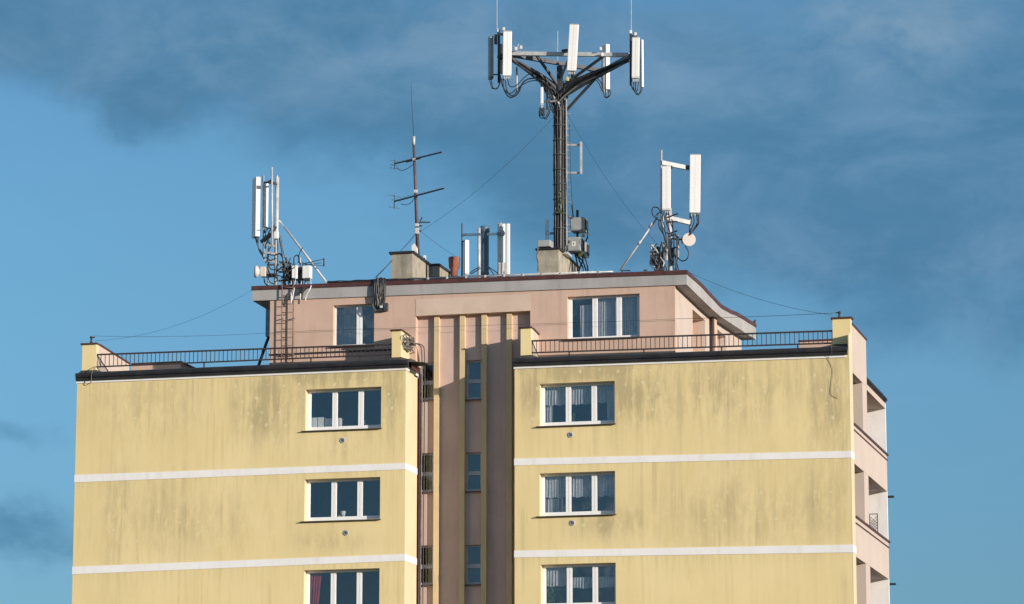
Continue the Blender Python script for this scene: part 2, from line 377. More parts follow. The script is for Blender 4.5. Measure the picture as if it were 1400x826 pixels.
# white bands and the thin cornice under the gutter
def band(pts, ret=None, proud=0.012):
    m = MB()
    m.prism([at(*q, -proud) for q in pts], (0, proud-0.002, 0))
    return m
def lv(px, py): return at(px, py, 0).z
for (la, lb, ra, rb, wrap) in ((649.5, 659.7, 633.1, 641.8, 1), (774.9, 785.2, 757.5, 766.8, 1)):
    zl0, zl1, zr0, zr1 = lv(102.3, lb), lv(102.3, la), lv(554, rb), lv(554, ra)
    m = MB(); m.prism([(XL-.012, -.014, zl0), (X1+.014, -.014, zr0), (X1+.014, -.014, zr1), (XL-.012, -.014, zl1)], (0, .012, 0))
    m.prism([(X1+.002, -.002, zr0), (X1+.002, Y1, zr0), (X1+.002, Y1, zr1), (X1+.002, -.002, zr1)], (.012, 0, 0))
    m.build('band', 'band', B)
for (la, lb, ra, rb) in ((627.3, 636.5, 616.5, 625.8), (753, 762.4, 744.7, 755.4)):
    zl0, zl1, zr0, zr1 = lv(703.5, lb), lv(703.5, la), lv(1164, rb), lv(1164, ra)
    m = MB(); m.prism([(X2-.012, -.014, zl0), (XR+.014, -.014, zr0), (XR+.014, -.014, zr1), (X2-.012, -.014, zl1)], (0, .012, 0))
    m.prism([(XR+.002, -.002, zr0), (XR+.002, .59, zr0), (XR+.002, .59, zr1), (XR+.002, -.002, zr1)], (.012, 0, 0))
    m.build('band', 'band', B)
def cornice(xa, xb, za, zb, h=0.075, y=-.03, wrap=False):
    m = MB(); m.prism([(xa, y, za-h), (xb, y, zb-h), (xb, y, zb), (xa, y, za)], (0, 0.028, 0))
    if wrap: m.prism([(xb-.028, -.002, zb-h), (xb-.028, Y1, zb-h), (xb-.028, Y1, zb), (xb-.028, -.002, zb)], (.028, 0, 0))
    return m.build('cornice', 'band', B)
zg = {}
zg['l0'], zg['l1'] = lv(106, 522), lv(555, 503.5); zg['r0'], zg['r1'] = lv(704, 502), lv(1161, 486)
cornice(XL-.02, X1+.03, zg['l0']+.02, zg['l1']+.02, wrap=True)
cornice(X2-.02, at(1157, 486, 0).x, zg['r0']+.02, zg['r1']+.02)
# dark gutter and sloping felt skirt on each block
def gutter(xa, xb, za, zb, h):
    m = MB(); out = []
    prof = [(-.10, 0), (-.13, .02), (-.13, .05), (-.10, .07), (-.14, .10), (-.155, .16), (-.14, h), (-.11, h), (-.10, h-.03), (.0, h-.03), (.3, h-.03), (.3, 0)]
    m.prism([(xa, y, za+z) for y, z in prof], (xb-xa, 0, zb-za))
    m.build('gutter', 'gutter', B)
    # skirt of roofing felt
    m = MB(); m.prism([(xa+.03, -.09, za+h-.028), (xa+.03, .34, za+h+.10), (xa+.03, .9, za+h+.12), (xa+.03, .9, za+h-.3), (xa+.03, .31, za+h-.3), (xa+.03, .31, za+h-.028)], (xb-xa-.06, 0, zb-za))
    m.build('roof_skirt', 'felt', B)
gutter(XL-.012, X1+.10, zg['l0']+.021, zg['l1']+.021, .225)
gutter(X2-.04, XR-.04, zg['r0']+.021, zg['r1']+.021, .215)
m = MB(); m.prism([(X1+.03, .0, zg['l1']+.03), (X1+.10, .0, zg['l1']+.03), (X1+.10, .0, zg['l1']+.20), (X1+.03, .0, zg['l1']+.20)], (0, Y1, 0)); m.build('edge_flashing', 'brown', B)
m = MB(); m.prism([(X2-.02, .31, zg['r0']+.03), (X2+.04, .31, zg['r0']+.03), (X2+.04, .31, zg['r0']+.2), (X2-.02, .31, zg['r0']+.2)], (0, Y1-.31, 0)); m.build('edge_flashing', 'gutter', B)
# terrace decks
MB().box((XL+.25, .9, 18.10), (X1, 12.3, 18.36)).build('terrace_deck', 'deck', B)
MB().box((X2, .9, 17.98), (XR-2.4, 12.3, 18.22)).build('terrace_deck', 'deck', B)
MB().box((XR-2.4, .9, 17.98), (XR-.22, 3.3, 18.22)).build('terrace_deck', 'deck', B)

# ---- windows
def window(r, muls, Y, th, name='window', mat='frame', glass='glass', sill=True, stile=.085, mw=.155, top=.06, bot=.13, transom=None, room='room', depth=2.6, sash=True):
    x0, x1, z0, z1 = r; yf = Y
    m = MB(); e = .004
    x0 += e; x1 -= e; z0 += e; z1 -= e
    # outer frame
    m.box((x0, yf, z0), (x0+stile, yf+.07, z1)); m.box((x1-stile, yf, z0), (x1, yf+.07, z1))
    m.box((x0+stile, yf, z1-top), (x1-stile, yf+.07, z1)); m.box((x0+stile, yf, z0), (x1-stile, yf+.07, z0+bot))
    edges = [x0+stile]
    for q in muls:
        c = x0+(x1-x0)*q
        m.box((c-mw/2, yf-.004, z0+bot), (c-.012, yf+.066, z1-top)); m.box((c+.006, yf-.002, z0+bot), (c+mw/2, yf+.066, z1-top)); m.box((c-.012, yf+.012, z0+bot), (c+.006, yf+.06, z1-top))
        edges += [c-mw/2, c+mw/2]
    edges.append(x1-stile)
    if transom:
        zt = z0+(z1-z0)*transom; m.box((x0+stile, yf-.003, zt-.06), (x1-stile, yf+.066, zt+.06))
    fr = m.build(name, mat, B)
    for i in range(0, len(edges), 2):
        zz = [z0+bot, z1-top] if not transom else [z0+bot, zt-.06, zt+.06, z1-top]
        for j in range(0, len(zz), 2):
            q = MB(); q.box((edges[i]+.002, yf+.035, zz[j]+.002), (edges[i+1]-.002, yf+.041, zz[j+1]-.002)); q.build('pane', glass, fr)
    if sill:
        s_ = MB(); s_.prism([(x0-.10, -.09+Y-th, z0-.02), (x0-.10, Y+.02, z0+.012), (x0-.10, Y+.02, z0-.004), (x0-.10, -.085+Y-th, z0-.045)], (x1-x0+.14, 0, 0))
        s_.build('sill', 'sill', fr)
    # the room behind
    k = MB(); a, b, c, d = x0-.35, x1+.35, z0-.7, z1+.35; y0, y1 = yf+.16, yf+depth
    for f in (((a, y1, c), (b, y1, c), (b, y1, d), (a, y1, d)), ((a, y0, c), (a, y1, c), (a, y1, d), (a, y0, d)), ((b, y0, c), (b, y1, c), (b, y1, d), (b, y0, d)),
              ((a, y0, c), (b, y0, c), (b, y1, c), (a, y1, c)), ((a, y0, d), (b, y0, d), (b, y1, d), (a, y1, d))):
        k.bm.faces.new([k.bm.verts.new(p) for p in f])
    k.build('room', room, fr)
    return fr, edges, (z0+bot, z1-top)
def curtain(fr, x0, x1, z0, z1, y, fold=.09, amp=.022, mat='curtain', lean=0.0):
    m = MB(); n = max(6, int((x1-x0)/fold*8)); top, bo = [], []
    for i in range(n+1):
        t = i/n; x = x0+(x1-x0)*t; w = math.sin(t*(x1-x0)/fold*2*math.pi+random.uniform(-.4, .4))*amp*(0.7+.5*math.sin(t*9+z0))
        top.append(m.bm.verts.new((x, y+w*.5, z1))); bo.append(m.bm.verts.new((x+lean*t, y+w*1.4, z0+.015*math.sin(t*17))))
    for i in range(n):
        f = m.bm.faces.new((bo[i], bo[i+1], top[i+1], top[i])); f.smooth = True
    return m.build('curtain', mat, fr)

RW = .26
wl = [window(r, (.355, .70), RW, RW) for r in WL]
wr = [window(r, (.355, .70), RW, RW) for r in WR]
# curtains in the right hand column
def cz(w, f): a, b = w[2]; return a+(b-a)*f
w = wr[0]; e = w[1]
curtain(w[0], e[0]-.05, e[1]+.04, cz(w, .5), cz(w, 1.02), .41); curtain(w[0], e[2]-.04, e[3]+.04, cz(w, .5), cz(w, 1.02), .42)
curtain(w[0], e[4]-.05, e[5]+.1, cz(w, .52), cz(w, 1.02), .41); curtain(w[0], e[0]-.05, e[0]+.2, cz(w, -.05), cz(w, .5), .50)
curtain(w[0], e[5]-.24, e[5]+.1, cz(w, -.05), cz(w, .9), .42)
w = wr[1]; e = w[1]
curtain(w[0], e[0]-.05, e[1]+.04, cz(w, .42), cz(w, 1.02), .41); curtain(w[0], e[2]-.04, e[3]+.04, cz(w, .42), cz(w, 1.02), .42)
curtain(w[0], e[4]-.05, e[5]+.1, cz(w, .42), cz(w, 1.02), .41); curtain(w[0], e[1]-.2, e[1]-.12, cz(w, -.05), cz(w, .42), .45)
curtain(w[0], e[0]-.02, e[1]-.26, cz(w, -.05), cz(w, .41), .5)
w = wr[2]; e = w[1]
curtain(w[0], e[0]-.05, e[1]+.04, cz(w, .48), cz(w, 1.02), .41); curtain(w[0], e[2]-.04, e[5]+.04, cz(w, .42), cz(w, .72), .42)
w = wl[2]; e = w[1]
curtain(w[0], e[0]-.05, e[0]+.34, cz(w, -.05), cz(w, 1.02), .41, mat='redcurtain', lean=-.12)

# vents below the windows
for (px, py) in ((468.5, 602), (473, 728.5), (780, 594.5), (782.5, 715)):
    p = at(px, py, 0)
    vent = MB().lathe(p+V((0, -.002, 0)), [(.085, 0), (.085, .015), (.062, .022), (.055, .008)], 18, V((0, -1, 0))).build('vent', 'frame_grey', B)
    m = MB()
    for q in (-.03, 0, .03): m.obox(p+V((0, -.028, q)), (.09, .006, .016), roll=.5)
    m.build('vent_grille', 'darksteel', vent)

# ---- stairwell recess with pilasters
r0, r1 = at(568.5, 430, Y1).x, at(725, 428, Y1).x
zrt = (at(568.5, 429.5, Y1).z+at(725, 427.5, Y1).z)/2
fY = lambda Y: (lambda u, v, d: (u, Y+d, v))
b1 = [at(573.0, 500, Y2).x, at(593.0, 500, Y2).x]; b2 = [at(637, 500, Y2).x, at(658.2, 500, Y2).x]
rows = [(495.9, 546.5, 492.5, 546.0), (619.5, 672.5, 618.5, 671.5), (745.8, 799.5, 744.8, 799)]
sw = []
for (a, b, c, d) in rows:
    sw.append((b1[0], b1[1], at(583, b, Y2).z, at(583, a, Y2).z)); sw.append((b2[0], b2[1], at(647, d, Y2).z, at(647, c, Y2).z))
MB().wall(r0-.4, r1+.4, 0, zrt+.15, sw, fY(Y2), .3).build('stairwell_wall', 'mauve', B)
for i, r in enumerate(sw):
    fr, e, zz = window(r, (), Y2+.10, .10, mat='frame_grey', glass='glass_stair' if i % 2 == 0 else 'glass', sill=True, stile=.05 if i % 2 else .05, top=.05, bot=.07, transom=.47,
           room='stairroom' if i % 2 == 0 else 'room', depth=1.2)
for (a, b) in ((593.3, 600.2), (628.4, 635.3), (658.2, 665.2), (692.6, 699.6)):
    x0, x1 = at(a, 500, Y2-.12).x, at(b, 500, Y2-.12).x
    MB().box((x0, Y2-.12, 0), (x1, Y2-.002, zrt-.003)).build('pilaster', 'pilaster', B)
# brown downpipe in the corner of the recess
x = at(574.2, 600, Y2-.05).x
MB().tube([(x-.02, Y2-.07, 0), (x-.02, Y2-.07, at(574, 512, Y2).z)], .055, 10).build('downpipe', 'brown', B)

# ---- penthouse
PX0, PX1 = at(369, 440, Y1).x, at(922.5, 391, Y1).x
W1 = (at(455.5, 440, Y1).x, at(511.5, 440, Y1).x, (at(455, 473.5, Y1).z+at(511, 471.5, Y1).z)/2, (at(455, 417.5, Y1).z+at(511, 415, Y1).z)/2)
W2 = rect((776.5, 405.2), (874.5, 402), (775, 463.5), (874.5, 461), Y1)
MB().wall(PX0, PX1, 18.1, 20.80, [(r0, r1, 18.1, zrt), W1, W2], fY(Y1), .24).build('penthouse_wall', 'pink', B)
wa = window(W1, (.60,), Y1+.17, .17, stile=.03, mw=.17, top=.03, bot=.06)
wb = window(W2, (.365, .70), Y1+.17, .17, stile=.10, mw=.155, top=.05, bot=.08)
e = wb[1]
curtain(wb[0], e[0]+.22, e[1]+.03, cz(wb, -.05), cz(wb, .86), Y1+.32); curtain(wb[0], e[2]-.03, e[3]+.03, cz(wb, -.05), cz(wb, 1.02), Y1+.36, fold=.07)
curtain(wb[0], e[4]-.03, e[5]+.03, cz(wb, -.05), cz(wb, 1.02), Y1+.36, fold=.07)
curtain(wa[0], wa[1][0]-.1, wa[1][1]+.03, cz(wa, -.05), cz(wa, 1.02), Y1+.6, fold=.12)
# faint raised panel between the windows
m = MB(); m.box((r0+.0, Y1-.008, zrt), (r1, Y1-.002, 20.55)); m.build('wall_panel', 'pink_faded', B)
# right and left flanks
o1 = (3.96, 5.92, 18.3, 20.346); o2 = (7.96, 9.44, 18.3, 20.41)
fX = lambda u, v, d: (PX1-d, u, v)
MB().wall(Y1+.241, 12.15, 18.1, 20.88, [o1, o2], fX, .24).build('penthouse_wall', 'pink_pale', B)
MB().box((PX0, Y1+.241, 18.1), (PX0+.24, 12.15, 20.9)).build('penthouse_wall', 'pink_pale', B)
MB().box((PX0+.24, 11.95, 18.1), (PX1-.24, 12.15, 20.9)).build('penthouse_wall', 'pink_pale', B)
for (ya, yb, zb, zt), dl in ((o1, 1), (o2, 0)):
    m = MB(); xi = PX1-.62
    m.box((xi, ya-.02, 18.22), (xi+.05, yb+.02, zt+.02)); m.box((xi+.05, yb, 18.22), (PX1-.242, yb+.05, zt+.02)); m.box((xi+.05, ya-.05, 18.22), (PX1-.242, ya, zt+.02)); m.box((xi+.05, ya-.05, zt+.001), (PX1-.242, yb+.05, zt+.06))
    alcove = m.build('door_alcove', 'pink', B)
    d = MB(); d.box((PX1-.2, ya+.01, 18.24), (PX1-.13, ya+.12, zt-.32)) if dl else d.box((xi+.052, ya+.3, 18.24), (xi+.09, ya+1.2, zt-.2))
    d.build('door', 'frame', alcove)
MB().tube([(PX1+.10, 6.62, 18.2), (PX1+.10, 6.62, 20.56)], .055, 10).build('downpipe', 'sill', B)
p = atx(968.5, 436, PX1); p2 = atx(973, 436, PX1)
MB().box((PX1+.002, 6.70, 18.22), (PX1+.16, 7.05, 20.60)).build('flank_pier', 'pink', B)
# roof slab, S curved from front to back
def interp(tab, y):
    for (a, b), (c, d) in zip(tab, tab[1:]):
        if y <= c: t = (y-a)/(c-a); t = t*t*(3-2*t)*.5+t*.5; return b+(d-b)*t
    return tab[-1][1]
TOP = [(1.1, 21.03), (3.3, 21.05), (5.0, 21.0), (6.6, 20.955), (8.0, 21.05), (9.5, 21.2), (10.8, 21.28), (12.75, 21.39)]
BOT = [(1.1, 20.60), (3.3, 20.57), (5.2, 20.545), (6.6, 20.56), (8.6, 20.66), (10.5, 20.75), (12.75, 20.86)]
YF = Y1-.05
RX0, RX1 = at(345, 405, YF).x, at(939, 385, YF).x
ys = [YF, 1.9, 2.6]+[3.3+.45*i for i in range(22)]
ys = [y for y in ys if y < 12.74]+[12.75]
dL = at(345, 394, YF).z-at(940, 372, YF).z        # the roof edge climbs slightly to the left
def lift(x): return dL*(RX1-x)/(RX1-RX0)
def rtop(x, y): return interp(TOP, y)+lift(x)
xs = [RX0+(RX1-RX0)*i/8 for i in range(9)]
m = MB()
gt = [[m.bm.verts.new((x, y, rtop(x, y)-.03)) for x in xs] for y in ys]; gb = [[m.bm.verts.new((x, y, interp(BOT, y)+lift(x)*.9)) for x in xs] for y in ys]
for i in range(len(ys)-1):
    for j in range(len(xs)-1):
        m.bm.faces.new((gt[i][j], gt[i][j+1], gt[i+1][j+1], gt[i+1][j])); m.bm.faces.new((gb[i][j], gb[i+1][j], gb[i+1][j+1], gb[i][j+1]))
    m.bm.faces.new((gt[i][0], gt[i+1][0], gb[i+1][0], gb[i][0])); m.bm.faces.new((gt[i][-1], gb[i][-1], gb[i+1][-1], gt[i+1][-1]))
for i in (0, -1):
    for j in range(len(xs)-1): m.bm.faces.new((gt[i][j], gb[i][j], gb[i][j+1], gt[i][j+1]))
ROOF = m.build('roof', 'fascia', B)
FH = .115
m = MB(); zr_ = lambda x, y: rtop(x, y)
a, b = zr_(RX0, YF), zr_(RX1, YF)
m.prism([(RX0-.03, YF-.03, a-FH), (RX1+.03, YF-.03, b-FH), (RX1+.03, YF-.03, b), (RX0-.03, YF-.03, a)], (0, .028, 0))
for i in range(len(ys)-1):
    y0_, y1_ = ys[i], ys[i+1]; t0, t1 = zr_(RX1, y0_), zr_(RX1, y1_)
    m.hexa([(RX1+.002, y0_, t0-FH), (RX1+.03, y0_, t0-FH), (RX1+.03, y1_, t1-FH), (RX1+.002, y1_, t1-FH), (RX1+.002, y0_, t0), (RX1+.03, y0_, t0), (RX1+.03, y1_, t1), (RX1+.002, y1_, t1)])
    t0, t1 = zr_(RX0, y0_), zr_(RX0, y1_)
    m.hexa([(RX0-.03, y0_, t0-FH), (RX0-.002, y0_, t0-FH), (RX0-.002, y1_, t1-FH), (RX0-.03, y1_, t1-FH), (RX0-.03, y0_, t0), (RX0-.002, y0_, t0), (RX0-.002, y1_, t1), (RX0-.03, y1_, t1)])
m.prism([(RX0-.03, YF-.03, a), (RX1+.03, YF-.03, b), (RX1+.03, YF+.12, b), (RX0-.03, YF+.12, a)], (0, 0, .012))
m.prism([at(1022, 440, 12.4), at(1031.5, 443, 12.4), at(1032.5, 436.5, 12.4), at(1029, 440, 12.4)], (0, .15, 0))
m.build('roof_flashing', 'brown', ROOF)

# left flank: rain hopper and leaning downpipe
a, b = at(363.5, 417, Y1+2.2), at(368.6, 460, Y1+2.2)
pp = MB().box((a.x, Y1+2.2, b.z), (PX0-.01, Y1+2.5, a.z)).build('rain_hopper', 'flue', B)
MB().tube([at(366.5, 459, Y1+2.2)+V((0, .1, 0)), at(364.5, 468, Y1+2.0), at(353.5, 500, Y1+1.2), at(352.5, 508, Y1+1.1)], .05, 8).build('downpipe', 'gutter', B)
m = MB(); m.box((PX0-.02, Y1-.03, at(369, 486.5, Y1).z), (at(540, 478, Y1).x, Y1-.002, at(369, 486.5, Y1).z+.05)); m.build('plinth_strip', 'gutter', B)

# ---- parapet piers with their caps and the low terrace walls behind
def pier(x0, x1, y0, y1, z0, z1, mat_front='yellow', mat_side='pink_pale', drop=0.0, capw=.06):
    p = MB().box((x0, y0, z0), (x1, y0+.25, z1)).build('parapet_pier', mat_front, B)
    m = MB(); m.prism([(x1-.22, y0+.25, z0), (x1-.22, y1, z0), (x1-.22, y1, z1-drop), (x1-.22, y0+.25, z1)], (.219, 0, 0)); m.build('parapet_wall', mat_side, p)
    c = MB(); c.box((x0-.05, y0-.05, z1), (x1+.03, y0+.28, z1+.045))
    c.prism([(x1-.26, y0+.28, z1), (x1-.26, y1, z1-drop), (x1-.26, y1, z1-drop+.045), (x1-.26, y0+.28, z1+.045)], (.30, 0, 0))
    c.build('cap', 'brown', p)
    return p
YP = .35
P = [at(109.5, 470, YP), at(131, 503, YP), at(535.8, 451, YP), at(548, 490, YP), at(711.8, 447.5, YP), at(726, 483, YP), at(1138, 434.5, YP), at(1161, 467, YP)]
pier(max(P[0].x, .003), P[1].x, YP, 3.2, 18.3, P[0].z-.04, drop=.17)
pier(P[2].x, P[3].x, YP, Y1-.003, 18.3, P[2].z-.04, mat_side='sunlit', drop=.03)
pier(P[4].x, P[5].x, YP, Y1-.003, 18.2, P[4].z-.04, drop=.06)
pr = MB().box((P[6].x, YP, 18.0), (XR-.003, YP+.28, P[6].z-.04)).build('parapet_pier', 'yellow', B)
MB().box((P[6].x-.05, YP-.05, P[6].z-.04), (XR+.05, YP+.32, P[6].z+.005)).build('cap', 'brown', pr)
YT_ = 3.8; x3 = at(247, 494, YT_).x; zt_ = at(210, 495.5, YT_).z
tw = MB().box((P[1].x-.15, YT_, 18.3), (x3, YT_+.2, zt_-.045)).build('terrace_wall', 'pink', B)
m = MB(); m.box((P[1].x-.15, YT_-.04, zt_-.044), (x3+.04, YT_+.24, zt_)); m.box((x3-.22, YT_+.24, zt_-.044), (x3+.04, 6.6, zt_)); m.build('cap', 'brown', tw)
MB().box((x3-.2, YT_+.2, 18.3), (x3-.002, 6.6, zt_-.045)).build('terrace_wall', 'pink', B)
q0 = at(1093, 465.5, 3.3)
tw = MB().box((q0.x, 3.3, 18.0), (XR-.22, 3.42, q0.z-.04)).build('terrace_wall', 'pink', B)
MB().box((q0.x-.04, 3.26, q0.z-.04), (XR-.22, 3.46, q0.z)).build('cap', 'brown', tw)

for xa, xb, zg_ in ((P[0].x+.06, P[1].x+.02, zg['l0']), (P[2].x-.02, P[3].x+.02, zg['l1']), (P[4].x+.03, P[5].x+.02, zg['r0']), (P[6].x-.05, XR-.04, zg['r1'])):
    m = MB(); z0_ = zg_+.20
    m.prism([(xa, -.06, z0_), (xa, .348, z0_+.21), (xa, .348, z0_)], (xb-xa, 0, 0))
    if xb < 23: m.prism([(xb+.001, -.06, z0_), (xb+.001, .348, z0_+.21), (xb+.001, .348, z0_)], (.02, 0, 0)); m.hexa([(xb+.022, -.06, z0_), (xb+.75, .2, z0_), (xb+.75, .9, z0_), (xb+.022, .9, z0_), (xb+.022, -.058, z0_+.002), (xb+.75, .22, z0_+.002), (xb+.75, .9, z0_+.01), (xb+.022, .34, z0_+.20)])
    m.build('felt_upstand', 'felt', B)

# ---- railings
def railing(x0, x1, tops, bots, posts, Y, gap=.139, brace_left=True):
    (ta, tb), (ba, bb) = tops, bots
    lerp = lambda a, b, x: a+(b-a)*(x-x0)/(x1-x0)
    m = MB()
    m.beam((x0, Y, ta), (x1, Y, tb), .05, .045); m.beam((x0, Y, ba), (x1, Y, bb), .045, .04)
    n = int((x1-x0)/gap)
    for i in range(n+1):
        x = x0+.012+(x1-x0-.024)*i/n
        m.beam((x, Y, lerp(ba, bb, x)), (x, Y, lerp(ta, tb, x)), .018)
    m.beam((x0+.02, Y-.012, ta), (x0+.16, Y-.012, ba), .016)
    rl = m.build('railing', 'rail', B)
    for px in posts:
        x = at(px, 480, Y).x
        MB().beam((x, Y+.02, lerp(ba, bb, x)-.36), (x, Y+.02, lerp(ba, bb, x)-.02), .035).build('post', 'rail', rl)
    return rl
Yr = .42
railing(at(132, 485, Yr).x, at(536, 470, Yr).x, (at(132, 485, Yr).z, at(536, 470.8, Yr).z), (at(132, 501.7, Yr).z, at(536, 484.6, Yr).z), (279, 425, 492), Yr)
railing(at(727, 466, Yr).x, at(1138, 452, Yr).x, (at(727, 466.2, Yr).z, at(1138, 452.5, Yr).z), (at(727, 482.4, Yr).z, at(1138, 469.2, Yr).z), (778, 880, 986.6, 1090.6), Yr)

# ---- right flank: loggias, parapets and the white back wall
SX = XR-.004; S0 = .602
MB().box((SX-.2, S0, 17.615), (SX, 3.42, P[6].z-.18)).build('parapet_wall', 'pink_pale', B)
MB().box((SX-.24, S0+.03, P[6].z-.18), (SX+.04, 3.46, P[6].z-.135)).build('parapet_cap', 'brown', B)
MB().box((SX-.9, 2.55, 7), (SX-.006, 3.42, 17.613)).build('loggia_pier', 'pink_pale', B)
MB().box((SX-3, 7.30, 0), (SX-.003, 7.42, 17.69)).build('loggia_back_wall', 'whitewall', B)
MB().box((SX-1.75, TW+.002, 0), (SX-1.5, 7.3, 17.6)).build('loggia_inner_wall', 'pink_pale', B)
MB().box((SX-1.5, TW+.002, 17.617), (SX-.202, 3.40, 17.85)).build('loggia_ceiling', 'fascia', B)
rf = MB().box((SX-1.5, 3.422, 17.53), (SX, 7.3, 17.70)).build('loggia_roof', 'pink_pale', B)
m = MB(); m.prism([(SX+.005, 3.425, 17.705), (SX+.05, 3.425, 17.715), (SX+.10, 3.425, 17.77), (SX+.08, 3.425, 17.83), (SX-.02, 3.425, 17.86), (SX-.03, 3.425, 17.97), (SX-1.5, 3.425, 18.0), (SX-1.5, 3.425, 17.705)], (0, 3.7, 0)); m.build('gutter', 'gutter', rf)
for zc, zo, zt in ((16.10, 14.925, 15.93), (13.37, 12.19, 13.19), (10.63, 9.45, 10.45)):
    pw = MB().box((SX-.15, S0, zo), (SX, 7.40, zc-.04)).build('loggia_parapet', 'pink_pale', B)
    MB().box((SX-.18, S0+.02, zc-.04), (SX+.05, 7.50, zc+.012)).build('coping', 'brown', pw)
    MB().box((SX+.002, S0+.02, zt-.03), (SX+.03, 7.40, zt)).build('drip_edge', 'brown', pw)
    MB().box((SX-1.5, TW+.002, zo+.002), (SX-.152, 7.3, zo+.22)).build('loggia_floor', 'fascia', B)
    MB().box((SX-.6, 7.7, zo-.13), (SX+.14, 7.9, zo-.08)).build('rain_spout', 'gutter', B)
MB().box((SX-.25, TW+.002, 0), (SX, 7.62, 8.0)).build('side_wall', 'pink_pale', B)
MB().box((SX-2.4, 7.55, 0), (SX-2.2, 12.3, 17.5)).build('side_wall', 'whitewall', B)

# ---- chimneys, flue and vent cowl belong to the roof
def chimney(px0, px1, pyt, Y0, Y1_, drop, mat='concrete', capo=.05, capt=.09, z0=None):
    a, b = at(px0, pyt, Y0), at(px1, pyt, Y0); zt = (a.z+b.z)/2; zb = rtop(a.x, Y0)-.06
    m = MB(); m.prism([(b.x, Y0, zb), (b.x, Y1_, zb), (b.x, Y1_, zt-drop), (b.x, Y0, zt)], (a.x-b.x, 0, 0)); c = m.build('chimney', mat, ROOF)
    return a.x, b.x, zt
def cap(parent_name, x0, x1, Y0, Y1_, zt, drop, t=.07, o=.06, mat='gutter'):
    m = MB(); m.prism([(x0-o, Y0-o, zt+.001), (x0-o, Y1_+o, zt-drop+.001), (x0-o, Y1_+o, zt-drop+t), (x0-o, Y0-o, zt+t)], (x1-x0+2*o, 0, 0)); m.build('chimney_cap', mat, ROOF)
x0, x1, zt = chimney(535, 564, 347, 1.6, 3.5, .04); cap('', x0, x1, 1.6, 3.5, zt, .04)
x0b, x1b, ztb = chimney(587, 599, 363.5, 3.8, 5.2, .0); cap('', x0b, x1b, 3.8, 5.2, ztb, .0, t=.06)
CHX0, CHX1, CHZ = chimney(735, 763.5, 341.5, 2.3, 4.9, .10); cap('', CHX0, CHX1, 2.3, 4.9, CHZ, .10, t=.05)
m = MB(); m.box((at(735, 337, 2.15).x, 2.15, at(735, 337.5, 2.15).z), (at(752, 330, 2.15).x, 2.6, at(735, 328.5, 2.15).z), .02); solo(m.build('junction_box', 'cabinet'), 'low grey junction box on the left end of the largest chimney', 'junction box')
m = MB(); m.tube([at(735.5, 338, 2.2), at(734, 352, 2.2), at(736, 360, 2.2), at(735.5, 371, 2.2)], .022, 6); m.build('conduit', 'greycable', ROOF)
YV = 3.2; c = at(621, 362, YV); zb = rtop(c.x, YV)-.05
pot = MB().lathe((c.x, YV, 0), [(.12, zb), (.12, at(621, 369, YV).z), (.165, at(621, 366.5, YV).z), (.185, at(621, 354, YV).z), (.175, at(621, 352, YV).z), (.15, at(621, 352, YV).z-.02)], 20).build('vent_cowl', 'rust', ROOF)
YG = 2.85; c = at(663, 340, YG); zb = rtop(c.x, YG)-.05; zt = at(663, 309.5, YG).z
fl = MB().lathe((c.x, YG, 0), [(.125, zb), (.125, zb+.5), (.132, zb+.5), (.132, zb+.54), (.125, zb+.54), (.125, zt-.05)], 22).build('flue_pipe', 'flue', ROOF)
MB().lathe((c.x, YG, 0), [(.13, zt-.20), (.148, zt-.19), (.148, zt-.02), (.12, zt)], 22).build('flue_cap', 'flue', ROOF)
# sky and light settings
SKY_STR, SUN_E, EXPO = 0.10, 4.2, 0.44
SKY_TINT = (.56, .86, 1.05)
SKY_TINT_LOW = (.34, .54, .86)
CLEAR = (1.1, 2.8, 4.4)
CLOUD_D, CLOUD_L = (.54, 1.58, 2.72), (1.12, 2.2, 3.5)
FILL_CLOUD = (10.5, 10.8, 11.5)  # cloud outside the view, brightened to fill the shade
CLOUD_B = (1.75, 2.75, 3.7)
BRIGHT = [(1250, 60, 170, 55, .75), (1100, 20, 120, 40, .4), (640, 70, 160, 60, .4), (300, 80, 260, 50, .35), (1215, 600, 60, 30, .3), (900, 120, 120, 50, .35)]
CLOUDS = [(40, 30, 260, 90, .75), (260, 50, 380, 110, .85), (560, 110, 250, 110, .55), (150, 150, 100, 45, .4), (820, 180, 280, 140, .65), (1080, 270, 300, 150, 1.0), (1310, 320, 260, 120, .85), (1150, 90, 380, 130, .85),
          (1400, 180, 200, 140, .75), (15, 625, 90, 30, .5), (30, 755, 140, 45, .75), (1390, 470, 110, 45, .35), (700, 290, 120, 60, .2)]
